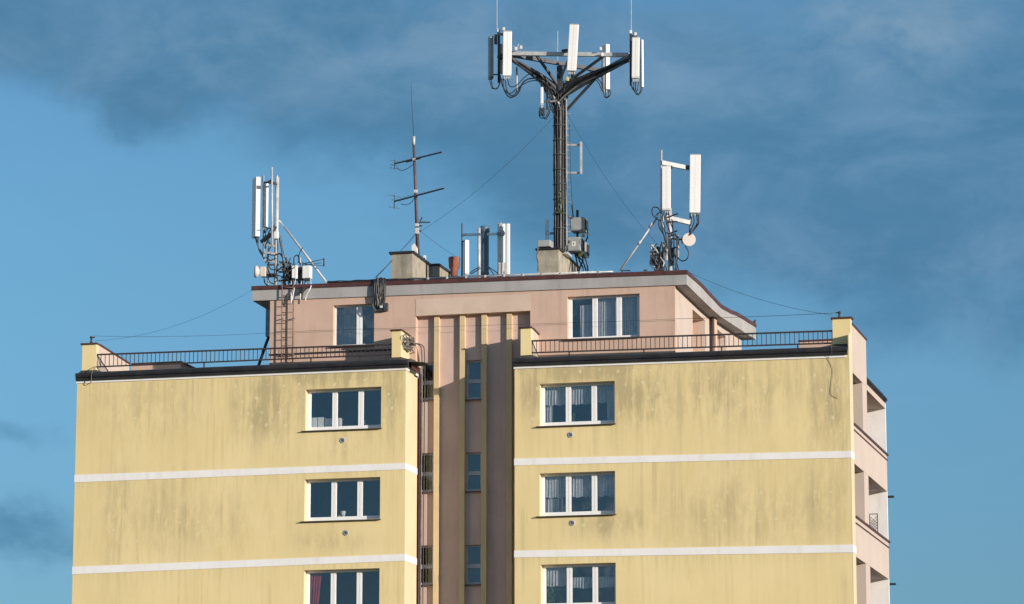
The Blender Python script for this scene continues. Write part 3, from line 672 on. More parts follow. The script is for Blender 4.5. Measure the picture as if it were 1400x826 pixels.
# ------------------------------------------------------------------ antenna hardware
def panel_antenna(parent, px, pyt, pyb, Y, w, d, rz=0.0, lean=0.0, conn=4, mat='panel', pxb=None, label=None, seed=0, bend=True, rod=None):
    """closed radome box hung upright between two sight lines; px = its middle at the top"""
    a = at(px, pyt, Y); b = at(pxb if pxb is not None else px, pyb, Y)
    mid = (a+b)/2; h = a.z-b.z; rnd = random.Random(seed+int(px))
    roll = math.atan2(a.x-b.x, h)
    body = MB().obox(mid, (w, d, h), rz, bevel=min(w, d)*.16, roll=roll).build('panel_antenna', mat, parent, label)
    rot = Matrix.Rotation(rz, 3, 'Z')
    back = rot @ V((0, d/2, 0))
    m = MB()
    for t in (.12, .86):
        q = b.lerp(a, t)+back; m.obox(q+rot @ V((0, .035, 0)), (w*.5, .07, .07), rz)
    m.build('bracket', 'darksteel', body)
    m = MB(); rt = V((a.x-b.x, 0, h)).normalized()
    for q, t in ((b, .035), (a, -.02)): m.obox(q+rt*t, (w*1.012, d*1.03, .05 if t > 0 else .03), rz, bevel=min(w, d)*.14, roll=roll)
    m.obox(b.lerp(a, .5)+rot @ V((0, -d/2, 0)), (.004, .004, h*.93), rz, roll=roll)
    m.build('end_caps', 'cabinet' if mat == 'panel' else 'darksteel', body)
    m = MB()
    for i in range(conn):
        o = rot @ V(((i+.5)/conn*w*.8-w*.4, d*.1, 0)); q = b+o
        m.tube([q+V((0, 0, .005)), q+V((0, 0, -.10))], .016, 6)
    m.build('connectors', 'galv', body)
    return body, b, rot
def corner_panel(px0, px1, pxm, pt, pb, Y, mat='panel'):   # box antenna turned so that a corner faces the camera
    a = at(pxm, pt, Y); b = at(pxm, pb, Y); w1 = (pxm-px0)/44/math.cos(R(48)); w2 = (px1-pxm)/44/math.cos(R(30))
    d1 = V((-math.cos(R(52)), math.sin(R(52)), 0))*((pxm-px0)/16.0); d2 = V((math.cos(R(30)), math.sin(R(30)), 0))*((px1-pxm)/43)
    z0, z1 = b.z, a.z; f = V((a.x, Y, 0))
    q = [f, f+d2, f+d1+d2, f+d1]
    return MB().hexa([V((v.x, v.y, z0)) for v in q]+[V((v.x, v.y, z1)) for v in q], .018)
def jumpers(parent, starts, ends, drop, r=.012, seed=1):
    rnd = random.Random(seed)
    for s_, e_ in zip(starts, ends):
        s_, e_ = V(s_), V(e_); mid = s_.lerp(e_, .5); mid.z = min(s_.z, e_.z)-drop*rnd.uniform(.7, 1.2)
        cable([s_, s_.lerp(mid, .5)+V((0, 0, -drop*.25)), mid, e_.lerp(mid, .4)+V((0, 0, -drop*.1)), e_], r, parent)
def part_box(parent, name, mat, px0, py0, px1, py1, Y, d, bevel=.015, label=None, rz=0.0):
    a, b = at(px0, py0, Y), at(px1, py1, Y)
    return MB().obox(((a.x+b.x)/2, Y+d/2, (a.z+b.z)/2), (abs(b.x-a.x), d, abs(a.z-b.z)), rz, bevel).build(name, mat, parent, label)

# ---- the tall central mast
YM = 3.1
base = at(766, 345, YM); zb = CHZ-.05
top = at(766, 112, YM)
T = thing('antenna_mast', 'tallest dark mast, wrapped in cables, with a triangular antenna head, on the largest chimney', 'antenna mast', (base.x, YM, zb), 'antenna masts on the penthouse roof')
cx = base.x
m = MB().tube([(cx, YM, zb), (cx, YM, top.z)], .125, 16); m.build('pole', 'darksteel', T)
m = MB(); m.box((cx-.3, YM-.3, zb), (cx+.3, YM+.3, zb+.06)); m.build('base_plate', 'galv', T)
zt = top.z
rnd = random.Random(4)
armL, armR, armB = at(698, 78, YM-.7), at(861, 80, YM-.7), at(824, 100, YM+1.9)
# bundles of feeder cable that climb the pole and fan out along the arms
NC = 16
for i in range(NC):
    a = math.pi*(1.0+i/(NC-1)*1.12)-.25
    rr = .155+.025*(i % 2)
    x, y = cx+rr*math.cos(a), YM+rr*math.sin(a)
    tgt = armL if i < NC*.5 else (armR if i < NC*.82 else armB)
    z1 = zt-.55+rnd.uniform(-.15, .2)
    st = [V((x, y, zb+.02+rnd.uniform(0, .1)))]
    z = zb+.6
    while z < z1-.6:
        st.append(V((x+rnd.uniform(-.012, .012), y+rnd.uniform(-.01, .01), z))); z += .7
    st += [V((x, y, z1-.3)), V((x, y-.02, z1))]
    f0 = V((cx, YM, zt-.12)); off = V((rnd.uniform(-.03, .03), -.07+rnd.uniform(-.05, .03), -.12+rnd.uniform(-.07, .12)))
    for t in (.3, .55, .8): st.append(f0.lerp(tgt, t)+off*(1-t*.4)+V((0, 0, -.12*(1-t))))
    st.append(tgt+V((rnd.uniform(-.05, .05), -.05, rnd.uniform(-.12, .0))))
    cable(st, .021+.006*(i % 3 == 0), T, 'greycable' if i % 4 == 1 else 'cable')
m = MB(); z = zb+.85
while z < zt-.5:
    m.tube([(cx+.225*math.cos(t*math.pi/12), YM+.225*math.sin(t*math.pi/12), z) for t in range(25)], .010, 5, caps=False); z += .47
m.build('clamp_rings', 'greycable', T)
m = MB(); z = zb+.5; i = 0
while z < zt-.5:
    m.beam((cx+.13, YM-.06, z), (cx+.36 if i % 2 else cx+.31, YM-.10, z), .022); z += .235; i += 1
m.beam((cx+.235, YM-.1, zb+.3), (cx+.235, YM-.1, zt-.6), .03); m.build('step_bolts', 'galv', T)
# triangular head
hub = V((cx, YM, zt-.10))
for e_ in (armL, armR, armB):
    m = MB(); side = (e_-hub); side.z = 0; side.normalize(); nrm = V((-side.y, side.x, 0))*.035
    h0, h1 = V((cx, YM, zt-.55)), V((cx, YM, zt-.08))
    p0, p1, p2, p3 = h0+side*.1, h0.lerp(e_, .45)+V((0, 0, -.02)), e_+V((0, 0, -.08)), e_+V((0, 0, .02))
    p4 = h1.lerp(e_, .45)+V((0, 0, .02)); p5 = h1+side*.1
    m.prism([p0-nrm, p1-nrm, p2-nrm, p3-nrm, p4-nrm, p5-nrm], nrm*2); m.build('arm', 'darksteel', T)
for a, b, mt in ((armL+V((0, 0, .04)), armR+V((0, 0, .04)), 'galv'), (armR, armB, 'darksteel'), (armB, armL, 'darksteel')):
    MB().beam(a+V((0, 0, .07)), b+V((0, 0, .07)), .11, .12).build('head_beam', mt, T)
m = MB()
mA, mB_ = armL.lerp(armR, .22), armL.lerp(armR, .78)
for q in (mA, mB_, armB): m.beam(hub+V((0, 0, -.1)), q+V((0, 0, .06)), .07)
m.beam(armL.lerp(armR, .5)+V((0, 0, .05)), V((cx, YM, zt+.05)), .06)
m.beam(V((cx, YM, zt-1.15)), hub.lerp(armR, .62)+V((0, 0, -.04)), .07); m.beam(V((cx, YM, zt-1.05)), hub.lerp(armL, .5)+V((0, 0, -.08)), .07)
m.build('struts', 'darksteel', T)
MB().beam(V((cx, YM, zt-.3)), V((cx, YM, zt+.5)), .16).build('hub_post', 'darksteel', T)
# the sets of sector antennas
def sector_pole(px, pt, pb, Y, r=.04, mat='darksteel'):
    a, b = at(px, pt, Y), at(px, pb, Y); return MB().tube([b, a], r, 10).build('sector_pole', mat, T)
Yf = YM-.85
sector_pole(682, 40, 113, Yf); sector_pole(862.5, 43, 117, Yf); sector_pole(825.5, 72, 127, YM+1.8, .03, 'galv'); sector_pole(783, 60, 105, Yf+.05)
sector_pole(706.5, 92, 127, Yf+.5, .03, 'galv')
for px0, px1, py in ((680, 693, 47), (680, 693, 78), (861, 871, 50), (861, 868, 76)):
    MB().beam(at(px0, py, Yf), at(px1, py, Yf), .07).build('clamp', 'darksteel', T)
MB().beam(armL+V((-.02, 0, 0)), at(682, 76, Yf), .12).build('clamp', 'darksteel', T); MB().beam(armR, at(862.5, 76, Yf), .12).build('clamp', 'darksteel', T)
MB().beam(at(768, 70, Yf), at(783, 68, Yf+.05), .08).build('clamp', 'darksteel', T); MB().beam(at(669, 102, Yf+.15), at(683, 102, Yf), .04).build('clamp', 'darksteel', T)
pA = panel_antenna(T, 671, 50.5, 108.5, Yf+.15, .13, .24, R(28), mat='panel_grey', conn=2, label='narrow grey panel antenna seen from behind at the left end of the head')
pB = panel_antenna(T, 694, 42.5, 104, Yf-.25, .27, .10, R(12), pxb=693.2, conn=4)
pC = panel_antenna(T, 785.2, 33, 97.5, Yf-.25, .29, .13, R(8), pxb=781.4, conn=4, label='wide white panel antenna tilted at the middle of the head')
pD = corner_panel(822.5, 834, 828.3, 60, 122, YM+1.75).build('panel_antenna', 'panel', T)
m = MB(); [m.tube([at(px, 121.5, YM+1.85), at(px, 127, YM+1.85)], .016, 6) for px in (826, 829, 832)]; m.build('connectors', 'galv', pD)
pE = panel_antenna(T, 869.5, 51, 107.5, Yf-.22, .23, .12, R(6), pxb=868.8, conn=4)
pF = corner_panel(874.5, 880, 877, 54, 119, Yf+.25).build('panel_antenna', 'panel', T)
pG = panel_antenna(T, 741, 118, 144, YM-.5, .085, .08, R(10), conn=2, label='short slim white antenna below the head')
sector_pole(748, 122, 150, YM-.4, .03, 'darksteel')
m = MB(); m.beam(at(748, 140, YM-.4), (cx, YM-.1, at(765, 138, YM).z), .05); m.beam(at(748, 139, YM-.4), at(741, 139, YM-.45), .04); m.beam(at(748, 112, YM-.4), at(748, 128, YM-.4), .04); m.build('bracket', 'darksteel', T)
part_box(T, 'radio_unit', 'darksteel', 737, 147, 744, 157, YM-.5, .12)
part_box(T, 'radio_unit', 'darksteel', 675.5, 47, 679, 60, Yf, .1); part_box(T, 'radio_unit', 'darksteel', 680.3, 60, 687, 100, Yf+.05, .1)
for px, pt, pb, Y in ((679.5, -8, 40, Yf), (863, -8, 43, Yf), (762.5, 42, 84, YM-.05)):
    MB().tube([at(px, pb, Y), at(px, pt, Y)], .011, 5).build('lightning_rod', 'galv', T)
for px, py in ((681, 42), (688.5, 40), (862, 44), (868.5, 47), (712, 65), (705, 67), (821, 67), (823, 75)): MB().obox(at(px, py, Yf), (.08, .09, .11), .4, .01).build('pole_clamp', 'galv', T)
m = MB()
for q in ((703, 64, 712, 68), (706, 70, 709, 60)): m.beam(at(q[0], q[1], Yf+.2), at(q[2], q[3], Yf+.2), .03)
m.build('small_bracket', 'galv', T)
E_ = lambda px, py, Y=Yf: at(px, py, Y)
for pts, r in (([(688, 108), (689, 122), (697, 133), (708, 128), (716, 112), (730, 107), (745, 114), (756, 128)], .022), ([(691, 110), (693, 124), (700, 131), (708, 124), (718, 110), (735, 108), (748, 118), (757, 134)], .018),
               ([(686, 107), (687, 118), (696, 128), (706, 122), (722, 112), (738, 112), (752, 130)], .016), ([(694, 108), (697, 118), (706, 117), (718, 105), (732, 96)], .015),
               ([(672, 112), (674, 120), (680, 121), (684, 112), (684, 103)], .016), ([(670, 112), (673, 121), (681, 119), (683, 106)], .012), ([(690, 106), (687, 116), (684, 108), (683, 100)], .013)):
    cable([E_(*q) for q in pts], r, T)
for pts in ([(825, 124), (827, 133), (832, 131), (832, 123)], [(828, 126), (829, 134), (835, 129), (833, 122)], [(825, 122), (821, 112), (812, 103), (806, 97)], [(823, 124), (818, 113), (810, 105), (803, 100)]):
    cable([at(*q, YM+1.75) for q in pts], .015, T)
for pts in ([(866, 112), (867, 124), (872, 130), (877, 124), (878, 120)], [(868, 112), (870, 126), (874, 128), (876, 121)], [(870, 112), (868, 122), (864, 118), (863, 108)], [(873, 112), (871, 124), (865, 122), (862, 112)]):
    cable([E_(*q) for q in pts], .014, T)
for pts in ([(778, 102), (776, 110), (770, 112), (768, 122)], [(781, 102), (781, 112), (774, 115), (770, 128)], [(785, 102), (783, 109), (778, 114), (772, 120)]):
    cable([E_(*q, Yf+.1) for q in pts], .015, T)
for pts in ([(737, 152), (738, 160), (745, 161), (750, 152), (752, 140), (757, 150)], [(741, 157), (746, 163), (751, 155), (754, 145), (758, 158)], [(752, 120), (751, 140), (755, 152), (761, 162)]):
    cable([at(*q, YM-.4) for q in pts], .016, T)
MB().obox(at(776, 108, Yf+.1), (.09, .08, .14), .3, .015).build('connector', 'brass', T)
# cleats with pale ties where cables turn
m = MB()
for px, py in ((731, 104), (742, 112), (752, 124), (757, 133), (764, 141)): m.obox(at(px, py, YM-.45), (.10, .05, .05), rz=.2, roll=.8, bevel=.008)
m.build('cable_ties', 'galv', T)
# side bracket of square tube
m = MB(); Yb = YM-.05
a, b, c, d = at(775, 198.5, Yb), at(795, 198.5, Yb), at(795, 236.5, Yb), at(775, 236.5, Yb)
m.beam(a, b, .06); m.beam(d, c, .06); m.beam(c+V((0, -.062, -.06)), b+V((0, -.062, .09)), .06); m.build('side_bracket', 'galv', T)
# left stub post
m = MB(); m.beam(at(747.5, 330, YM), at(747.5, 300.5, YM), .09); m.beam(at(747.5, 319.5, YM-.02), (cx, YM-.02, at(757, 319, YM).z), .07); m.build('stub_post', 'flue', T)
m = MB(); m.beam(at(789.5, 350, YM+1.0), at(789.5, 287.5, YM+1.0), .07); m.beam(at(789, 300, YM+1.0), (cx, YM, at(775, 292, YM).z), .06); m.beam(at(789, 334, YM+1.0), (cx, YM, at(775, 326, YM).z), .06); m.build('cabinet_frame', 'darksteel', T)
# climbing weed on the pole
m = MB(); rnd = random.Random(3)
for i in range(24):
    q = at(765+rnd.uniform(-2.5, 3.5), rnd.uniform(262, 292), YM-.24); a = rnd.uniform(0, 6.28); s_ = rnd.uniform(.03, .06)
    m.bm.faces.new([m.bm.verts.new(q+V((math.cos(a+k_)*s_, rnd.uniform(-.02, .02), math.sin(a+k_)*s_*.6))) for k_ in (0, 1.4, 3.1, 4.6)])
o = m.build('vine', 'leaf'); solo(o, 'small green vine growing on the dark pole of the tallest mast', 'plant')
# equipment cabinets at the mast foot
def cabinet(px0, py0, px1, py1, Y, d, label, sticker=False):
    a, b = at(px0, py1, Y), at(px1, py0, Y)
    t = thing('equipment_cabinet', label, 'cabinet', ((a.x+b.x)/2, Y+d/2, a.z), 'grey equipment cabinets at the foot of the tallest mast')
    MB().box((a.x, Y, a.z), (b.x, Y+d, b.z), .025).build('housing', 'cabinet', t)
    MB().box((a.x+.03, Y-.012, a.z+.03), (b.x-.03, Y-.001, b.z-.03), .004).build('door', 'cabinet', t)
    m = MB()
    for i in range(6): m.box((b.x+.001, Y+.08+i*(d-.16)/6, a.z+.05), (b.x+.035, Y+.08+i*(d-.16)/6+.02, b.z-.05))
    m.build('cooling_fins', 'darksteel', t)
    if sticker:
        c = (a+b)/2; MB().box((c.x-.06, Y-.016, c.z-.07), (c.x+.06, Y-.013, c.z+.07)).build('sticker', 'sticker', t)
        MB().obox((c.x, Y-.02, c.z), (.035, .006, .05)).build('sticker_mark', 'darksteel', t)
    return t
YK = YM+1.0
cabinet(779, 296.5, 798.5, 315.5, YK-.3, .55, 'upper grey cabinet with dark fins hanging beside the foot of the tallest mast')
cabinet(775.5, 323.5, 793.5, 343.5, YK-.45, .55, 'grey cabinet with a pale sticker hanging below another beside the mast foot', True)
cabinet(793.5, 331, 801, 350, YK+.3, .45, 'small dark grey cabinet half hidden behind the one with the sticker')
for pts in ([(785, 344), (788, 352), (792, 348), (796, 340)], [(790, 345), (792, 356), (797, 366), (798, 374)], [(794, 347), (797, 355), (794, 363), (791, 372)], [(797, 348), (801, 356), (803, 364), (804, 375)], [(776, 310), (772, 316), (770, 330), (769, 340)], [(778, 335), (773, 338), (771, 344)], [(782, 280), (784, 300), (786, 318)], [(775, 316), (773, 326), (774, 338), (777, 344)], [(799, 305), (804, 320), (801, 330)], [(792, 352), (797, 358), (800, 366), (803, 376)], [(786, 346), (789, 360), (790, 372)]):
    cable([at(*q, YK-.1) for q in pts], .024, T)
cable([at(779, 170, YM-.25), at(780, 230, YM-.22), at(781.5, 262, YM-.2), at(784, 298, YM-.2)], .010, T)
for px, py in ((794.5, 347), (797.5, 322), (793, 349)): MB().obox(at(px, py, YK-.15), (.10, .08, .10), .3, .02).build('connector', 'brass', T)

# ---- left antenna mast, close to the corner of the roof
YA = Y1+.75
def roofz(x, Y): return rtop(x, Y)-.03
c = at(379, 390, YA)
A = thing('antenna_mast', 'leftmost roof mast with two upright panels, a small side-on dish and tangled cables', 'antenna mast', (c.x, YA, roofz(c.x, YA)), 'antenna masts on the penthouse roof')
zA = roofz(c.x, YA)
m = MB(); a = at(379, 243, YA); m.tube([(a.x, YA, zA), a], .065, 12); m.tube([a+V((0, 0, -.02)), a+V((0, 0, .08))], .05, 10, r2=.02); m.build('pole', 'galv', A)
a = at(371.8, 229, YA-.35); b = at(371.8, 336, YA-.35); MB().tube([b, a], .033, 10).build('pole', 'galv', A)
a = at(360, 240, YA-.1); b = at(360.5, 352, YA-.1); MB().tube([b, a], .030, 10).build('pole', 'galv', A)
m = MB(); m.beam(at(359, 249.5, YA-.1), at(379, 250.5, YA), .06); m.beam(at(371.8, 246, YA-.35), at(365, 250, YA-.05), .05); m.beam(at(371.8, 252, YA-.35), at(379, 252, YA), .05)
m.build('cross_arm', 'darksteel', A); m = MB(); m.beam(at(358, 331, YA-.1), at(371, 320, YA-.3), .13, .09); m.beam(at(371, 320, YA-.3), at(379, 309, YA), .05); m.build('cross_arm', 'darksteel', A)
m = MB()
for py in (334.5, 345, 356): m.beam(at(361, py, YA-.12), at(375.5, py+2, YA-.12), .045, .06)
m.build('rungs', 'galv', A)
w_ = corner_panel(344.3, 356.4, 350.2, 241.5, 323, YA-.25).build('panel_antenna', 'panel', A, 'taller box antenna with grey side and dark bands')
bm_ = MB(); a = at(353.4, 256, YA-.22)
for py, hh in ((256, 5.2), (314.5, 1.2)):
    f = at(350.2, py, YA-.25); z = f.z; h = hh/46/2; d2 = V((math.cos(R(30)), math.sin(R(30)), 0))
    n2 = V((.5, -.866, 0))*.004
    bm_.prism([f+d2*.02+n2+V((0, 0, -h)), f+d2*.155+n2+V((0, 0, -h)), f+d2*.155+n2+V((0, 0, h)), f+d2*.02+n2+V((0, 0, h))], n2)
bm_.build('bracket_band', 'darksteel', w_)
corner_panel(358.4, 367.4, 363.3, 250.5, 310, YA-.2).build('panel_antenna', 'panel', A)
MB().lathe(at(350.5, 371.5, YA-.2), [(.06, -.10), (.14, -.06), (.19, -.02), (.19, .05), (.14, .07)], 22, V((-.93, -.36, .02))).build('dish', 'dish', A)
part_box(A, 'dish_radio', 'dish', 355.5, 364.5, 363, 378, YA-.15, .22, .03); part_box(A, 'dish_mount', 'darksteel', 361, 374, 377, 378.5, YA-.1, .08)
part_box(A, 'radio_unit', 'frame', 399, 363.5, 402.3, 380, YA-.25, .10); part_box(A, 'radio_unit', 'frame', 402.9, 363, 406.2, 381, YA-.25, .10)
part_box(A, 'radio_unit', 'panel', 413.2, 363.5, 423.8, 380, YA-.3, .24, .02, label='white box radio unit at the right of the mast')
part_box(A, 'radio_unit', 'darksteel', 393.5, 364, 398.2, 386, YA-.1, .2); part_box(A, 'radio_unit', 'darksteel', 407, 365, 412, 387, YA-.1, .2); part_box(A, 'radio_unit', 'darksteel', 415, 380.3, 422, 383, YA-.25, .2)
part_box(A, 'junction_box', 'frame', 374.5, 316.5, 379.5, 326, YA-.2, .12)
part_box(A, 'radio_unit', 'cabinet', 383, 358, 388, 368, YA-.1, .15)
m = MB()
for px, pt, pb in ((395, 356.5, 394), (404, 361, 394), (389, 357, 394), (410.5, 352, 394), (418, 361, 394), (367, 340, 380)):
    a, b = at(px, pt, YA), at(px, pb, YA); m.tube([(a.x, YA, min(b.z, zA)), a], .026, 8)
m.build('stub_poles', 'galv', A)
m = MB(); m.beam(at(381, 372, YA), at(420, 370.5, YA), .05); m.beam(at(381, 384, YA), at(420, 382, YA), .05); m.beam(at(365, 362, YA-.1), at(381, 362, YA), .05); m.build('frame_rails', 'darksteel', A)
m = MB(); m.tube([at(388.5, 309.5, YA+.1), at(445.5, 385, YA+.1)], .034, 8); m.beam(at(379, 300, YA), at(384, 304, YA+.05), .05); m.beam(at(383, 302, YA+.05), at(389.5, 311, YA+.1), .02); m.beam(at(444, 382.5, YA+.1), at(447.5, 388, YA+.1), .04); m.build('strut', 'galv', A)
# small log periodic aerial pointing right
m = MB(); f = lambda px, py: at(px, py, YA-.05)
m.tube([f(414.5, 361), f(443, 354)], .014, 6); m.tube([f(414.5, 361), f(443, 363.5)], .012, 6); m.tube([f(442.8, 353.5), f(442.8, 364)], .024, 6); m.tube([f(414, 358.5), f(414, 364)], .02, 6); m.tube([f(418, 362), f(440, 359.5)], .01, 5)
m.build('aerial', 'darksteel', A)
rnd = random.Random(11)
for pts in ([(349, 324), (351, 334), (355, 342), (360, 352), (364, 360)], [(351, 324), (352, 336), (358, 346), (361, 356)], [(353, 324), (353, 334), (356, 345), (363, 353)], [(361, 311), (362, 318), (366, 312)], [(365, 311), (363, 322), (368, 330), (366, 345), (367, 356)], [(367, 312), (372, 312), (376, 308)],
            [(371, 337), (368, 341), (366, 350), (369, 366), (375, 369), (378, 367)], [(382, 325), (385, 341), (387, 356), (388, 368)], [(384, 322), (387, 344), (390, 352), (391, 358), (389, 368)], [(376, 349), (383, 347), (387, 353)], [(402, 362), (402, 353), (405, 349), (408, 351), (410, 362)], [(408, 360), (409, 348), (414, 339)],
            [(378, 372), (388, 364), (392, 372), (396, 366)], [(372, 376), (384, 378), (390, 386), (391, 394)], [(361, 381), (363, 388), (371, 393)], [(366, 380), (370, 386), (378, 390)], [(383, 360), (388, 374), (386, 390)], [(386, 360), (392, 368), (390, 384), (393, 396)], [(398, 366), (396, 376), (400, 388)], [(381, 358), (394, 360), (399, 372)], [(404, 381), (405, 389), (403, 397)], [(410, 383), (413, 388), (414, 396)], [(417, 383), (416, 390), (412, 396)],
            [(368, 357), (366, 368), (371, 377), (378, 379)], [(364, 352), (370, 356), (378, 353)], [(365, 346), (372, 349), (379, 347)], [(420, 384), (421, 392), (419, 398)], [(391, 352), (393, 366), (392, 384)], [(366, 330), (367, 318), (371, 313)], [(363, 340), (365, 331), (370, 334)]):
    cable([at(q[0]+rnd.uniform(-.5, .5), q[1], YA-.12+rnd.uniform(-.06, .1)) for q in pts], .015+rnd.uniform(0, .010), A, 'greycable' if rnd.random() < .2 else 'cable')
for i in range(16):
    px, py = rnd.uniform(383, 412), rnd.uniform(358, 388)
    cable([at(px+rnd.uniform(-5, 5), py+dy, YA-.15+rnd.uniform(-.1, .15)) for dy in (-9, -3, 3, 10)], .012+rnd.uniform(0, .012), A, rnd.choice(['cable', 'cable', 'greycable', 'darksteel']))
# white cable ends and a black lump hanging over the fascia
YH = YF-.09
for pts in ([(428-4, 381), (425, 392), (418.5, 405), (418, 412)], [(412, 384), (411, 400), (410.5, 411)], [(404, 382), (402, 396), (399, 412)], [(398, 384), (398.5, 400), (398, 416)]):
    cable([at(*q, YA-.2 if i_ == 0 else YH) for i_, q in enumerate(pts)], .014, A, 'frame', 'cable_tail')
MB().obox(at(413, 397, YH), (.13, .11, .22), .2, .03, roll=.4).build('cable_lump', 'cable', A)

# ---- right antenna mast
YC = Y1+1.3
c = at(915.5, 360, YC); zC = roofz(c.x, YC)
G = thing('antenna_mast', 'right hand roof mast with two tall white panels on arms and a round dish', 'antenna mast', (c.x, YC, zC), 'antenna masts on the penthouse roof')
a = at(915.5, 285, YC); MB().tube([(a.x, YC, zC), a], .065, 12).build('pole', 'galv', G)
a, b = at(904.2, 205.5, YC-.1), at(904.2, 312, YC-.1); MB().tube([b, a], .032, 10).build('pole', 'galv', G)
for q in ((904, 222.5, 941, 230), (909, 297, 942, 304.5)): MB().beam(at(q[0], q[1], YC-.15), at(q[2], q[3], YC+.75), .10, .13).build('cross_arm', 'galv', G)
part_box(G, 'clamp', 'darksteel', 937, 226, 942, 231, YC+.6, .1); part_box(G, 'clamp', 'darksteel', 915, 226.5, 919, 230, YC-.2, .1)
panel_antenna(G, 911, 227, 288, YC-.25, .265, .12, R(8), conn=4); panel_antenna(G, 950.6, 211.2, 291.5, YC+.6, .335, .14, R(10), pxb=949.8, conn=5, label='longer white panel antenna at the right end of the arms')
MB().tube([at(943.5, 220, YC+.75), at(943.5, 312, YC+.75)], .03, 8).build('pole', 'galv', G)
dn = (CAM-at(941.7, 328, YC)).normalized()
MB().lathe(at(941.7, 327.8, YC-.25), [(.10, -.16), (.19, -.07), (.205, -.02), (.205, .030), (.198, .040), (.19, .042)], 28, V((.30, -.94, -.10))).build('dish', 'dish', G)
part_box(G, 'dish_radio', 'darksteel', 931.5, 324, 936, 332, YC-.25, .2); MB().beam(at(916, 326, YC), at(934, 328, YC-.15), .05).build('dish_mount', 'darksteel', G)
MB().tube([at(927.3, 322, YC-.2), at(927.3, 352, YC-.2)], .026, 8).build('stub_pole', 'galv', G)
m = MB()
for q in ((911, 298, 927, 292), (912, 304, 926, 303), (914, 320, 926, 315.5), (914, 324, 924, 320), (910, 318, 928, 324), (908, 348, 926, 350), (917, 340, 927, 338)): m.beam(at(q[0], q[1], YC-.15), at(q[2], q[3], YC-.25), .05, .035)
m.build('brackets', 'darksteel', G)
m = MB(); m.tube([at(899, 297, YC-.1), at(847.5, 370.5, YC-.3)], .030, 8); m.tube([at(892.5, 305, YC-.14), at(888, 311, YC-.16)], .05, 8); m.tube([at(876, 329.5, YC-.2), at(872.5, 334.5, YC-.22)], .045, 8); m.build('strut', 'galv', G)
part_box(G, 'radio_unit', 'cabinet', 888.6, 343, 896, 361, YC-.2, .25); part_box(G, 'radio_unit', 'darksteel', 897, 337, 901, 352, YC-.25, .15); part_box(G, 'radio_unit', 'darksteel', 894, 350, 900, 371, YC-.3, .2)
part_box(G, 'radio_unit', 'darksteel', 901, 345, 907, 370, YC-.3, .2); part_box(G, 'radio_unit', 'galv', 905.5, 333, 910.5, 347, YC-.3, .14); part_box(G, 'radio_unit', 'galv', 903.5, 293, 907, 312, YC-.28, .12); part_box(G, 'radio_unit', 'darksteel', 916, 340, 921, 362, YC-.2, .14)
part_box(G, 'radio_unit', 'galv', 910, 340, 912.5, 356, YC-.34, .08)
rnd = random.Random(21)
for pts in ([(944, 293), (945, 302), (943, 313), (943, 322)], [(948, 293), (949, 304), (945, 314), (943, 322)], [(952, 293), (953, 305), (948, 314), (944, 321)], [(955, 293), (955, 304), (951, 311), (944, 320)],
            [(937, 336), (941, 345), (939, 354), (932, 357), (926, 352)], [(903, 290), (899, 284), (893, 284), (891, 290), (894, 296), (900, 294)], [(904, 290), (898, 293), (896, 298), (903, 302)], [(901, 300), (901, 310), (908, 322), (910, 332)], [(905, 312), (908, 322), (911, 340)], [(907, 311), (910, 322), (912, 344)],
            [(908, 289), (906, 300), (909, 312)], [(911, 290), (911, 304), (916, 316), (917, 332)], [(914, 290), (915, 300), (919, 312)], [(918, 300), (921, 322), (922, 342), (925, 360), (928, 371)], [(925, 322), (925, 345), (923, 370)], [(919, 330), (916, 345), (921, 369)], [(927, 352), (924, 362), (926, 372)], [(905, 330), (902, 342), (905, 360)], [(909, 340), (908, 356), (912, 370)], [(899, 338), (895, 348), (898, 362), (900, 372)], [(912, 332), (907, 340), (903, 352)]):
    cable([at(q[0]+rnd.uniform(-.5, .5), q[1], YC-.3+rnd.uniform(-.05, .1)) for q in pts], .014+rnd.uniform(0, .008), G)
for i in range(18):
    px, py = rnd.uniform(892, 912), rnd.uniform(338, 364)
    cable([at(px+rnd.uniform(-4, 4), py+dy, YC-.38+rnd.uniform(-.05, .12)) for dy in (-8, -3, 3, 9)], .012+rnd.uniform(0, .014), G, rnd.choice(['cable', 'greycable', 'galv', 'darksteel']))
m = MB()
for px0, px1, py in ((849, 862, 370), (880, 885, 369.5)): m.beam(at(px0, py, YC-.7), at(px1, py, YC-.7), .05, .03); m.beam(at(px0+1.5, py, YC-.7), at(px0+1.5, py+4, YC-.7), .03)
m.build('cable_tray', 'darksteel', G)

# ---- low frame with three panels round the flue
YD = 2.45
c = at(655, 370, YD); zD = roofz(c.x, YD)
D = thing('rooftop_antenna', 'low roof antenna frame round the steel flue, short panel left, tall panels right', 'antenna', (c.x, YD, zD))
for px, pt, r, mt in ((631.8, 305.5, .030, 'flue'), (655, 312, .05, 'galv'), (684.5, 304.5, .032, 'galv')):
    a = at(px, pt, YD); MB().tube([(a.x, YD, roofz(a.x, YD)), a], r, 10).build('post', mt, D)
MB().beam(at(632, 321.3, YD-.03), at(657, 320.5, YD-.03), .05, .075).build('crossbar', 'flue', D); MB().beam(at(666, 320.5, YD-.03), at(688, 319.5, YD-.03), .05, .075).build('crossbar', 'flue', D)
panel_antenna(D, 637.4, 328.5, 376, YD-.05, .14, .16, R(38), conn=3, label='shorter grey panel antenna left of the flue')
panel_antenna(D, 682, 306, 378, YD+.12, .09, .12, R(20), conn=2); panel_antenna(D, 688.5, 306, 378, YD+.16, .10, .12, R(20), conn=2); panel_antenna(D, 694.8, 305.5, 378, YD-.1, .11, .12, R(10), conn=2)
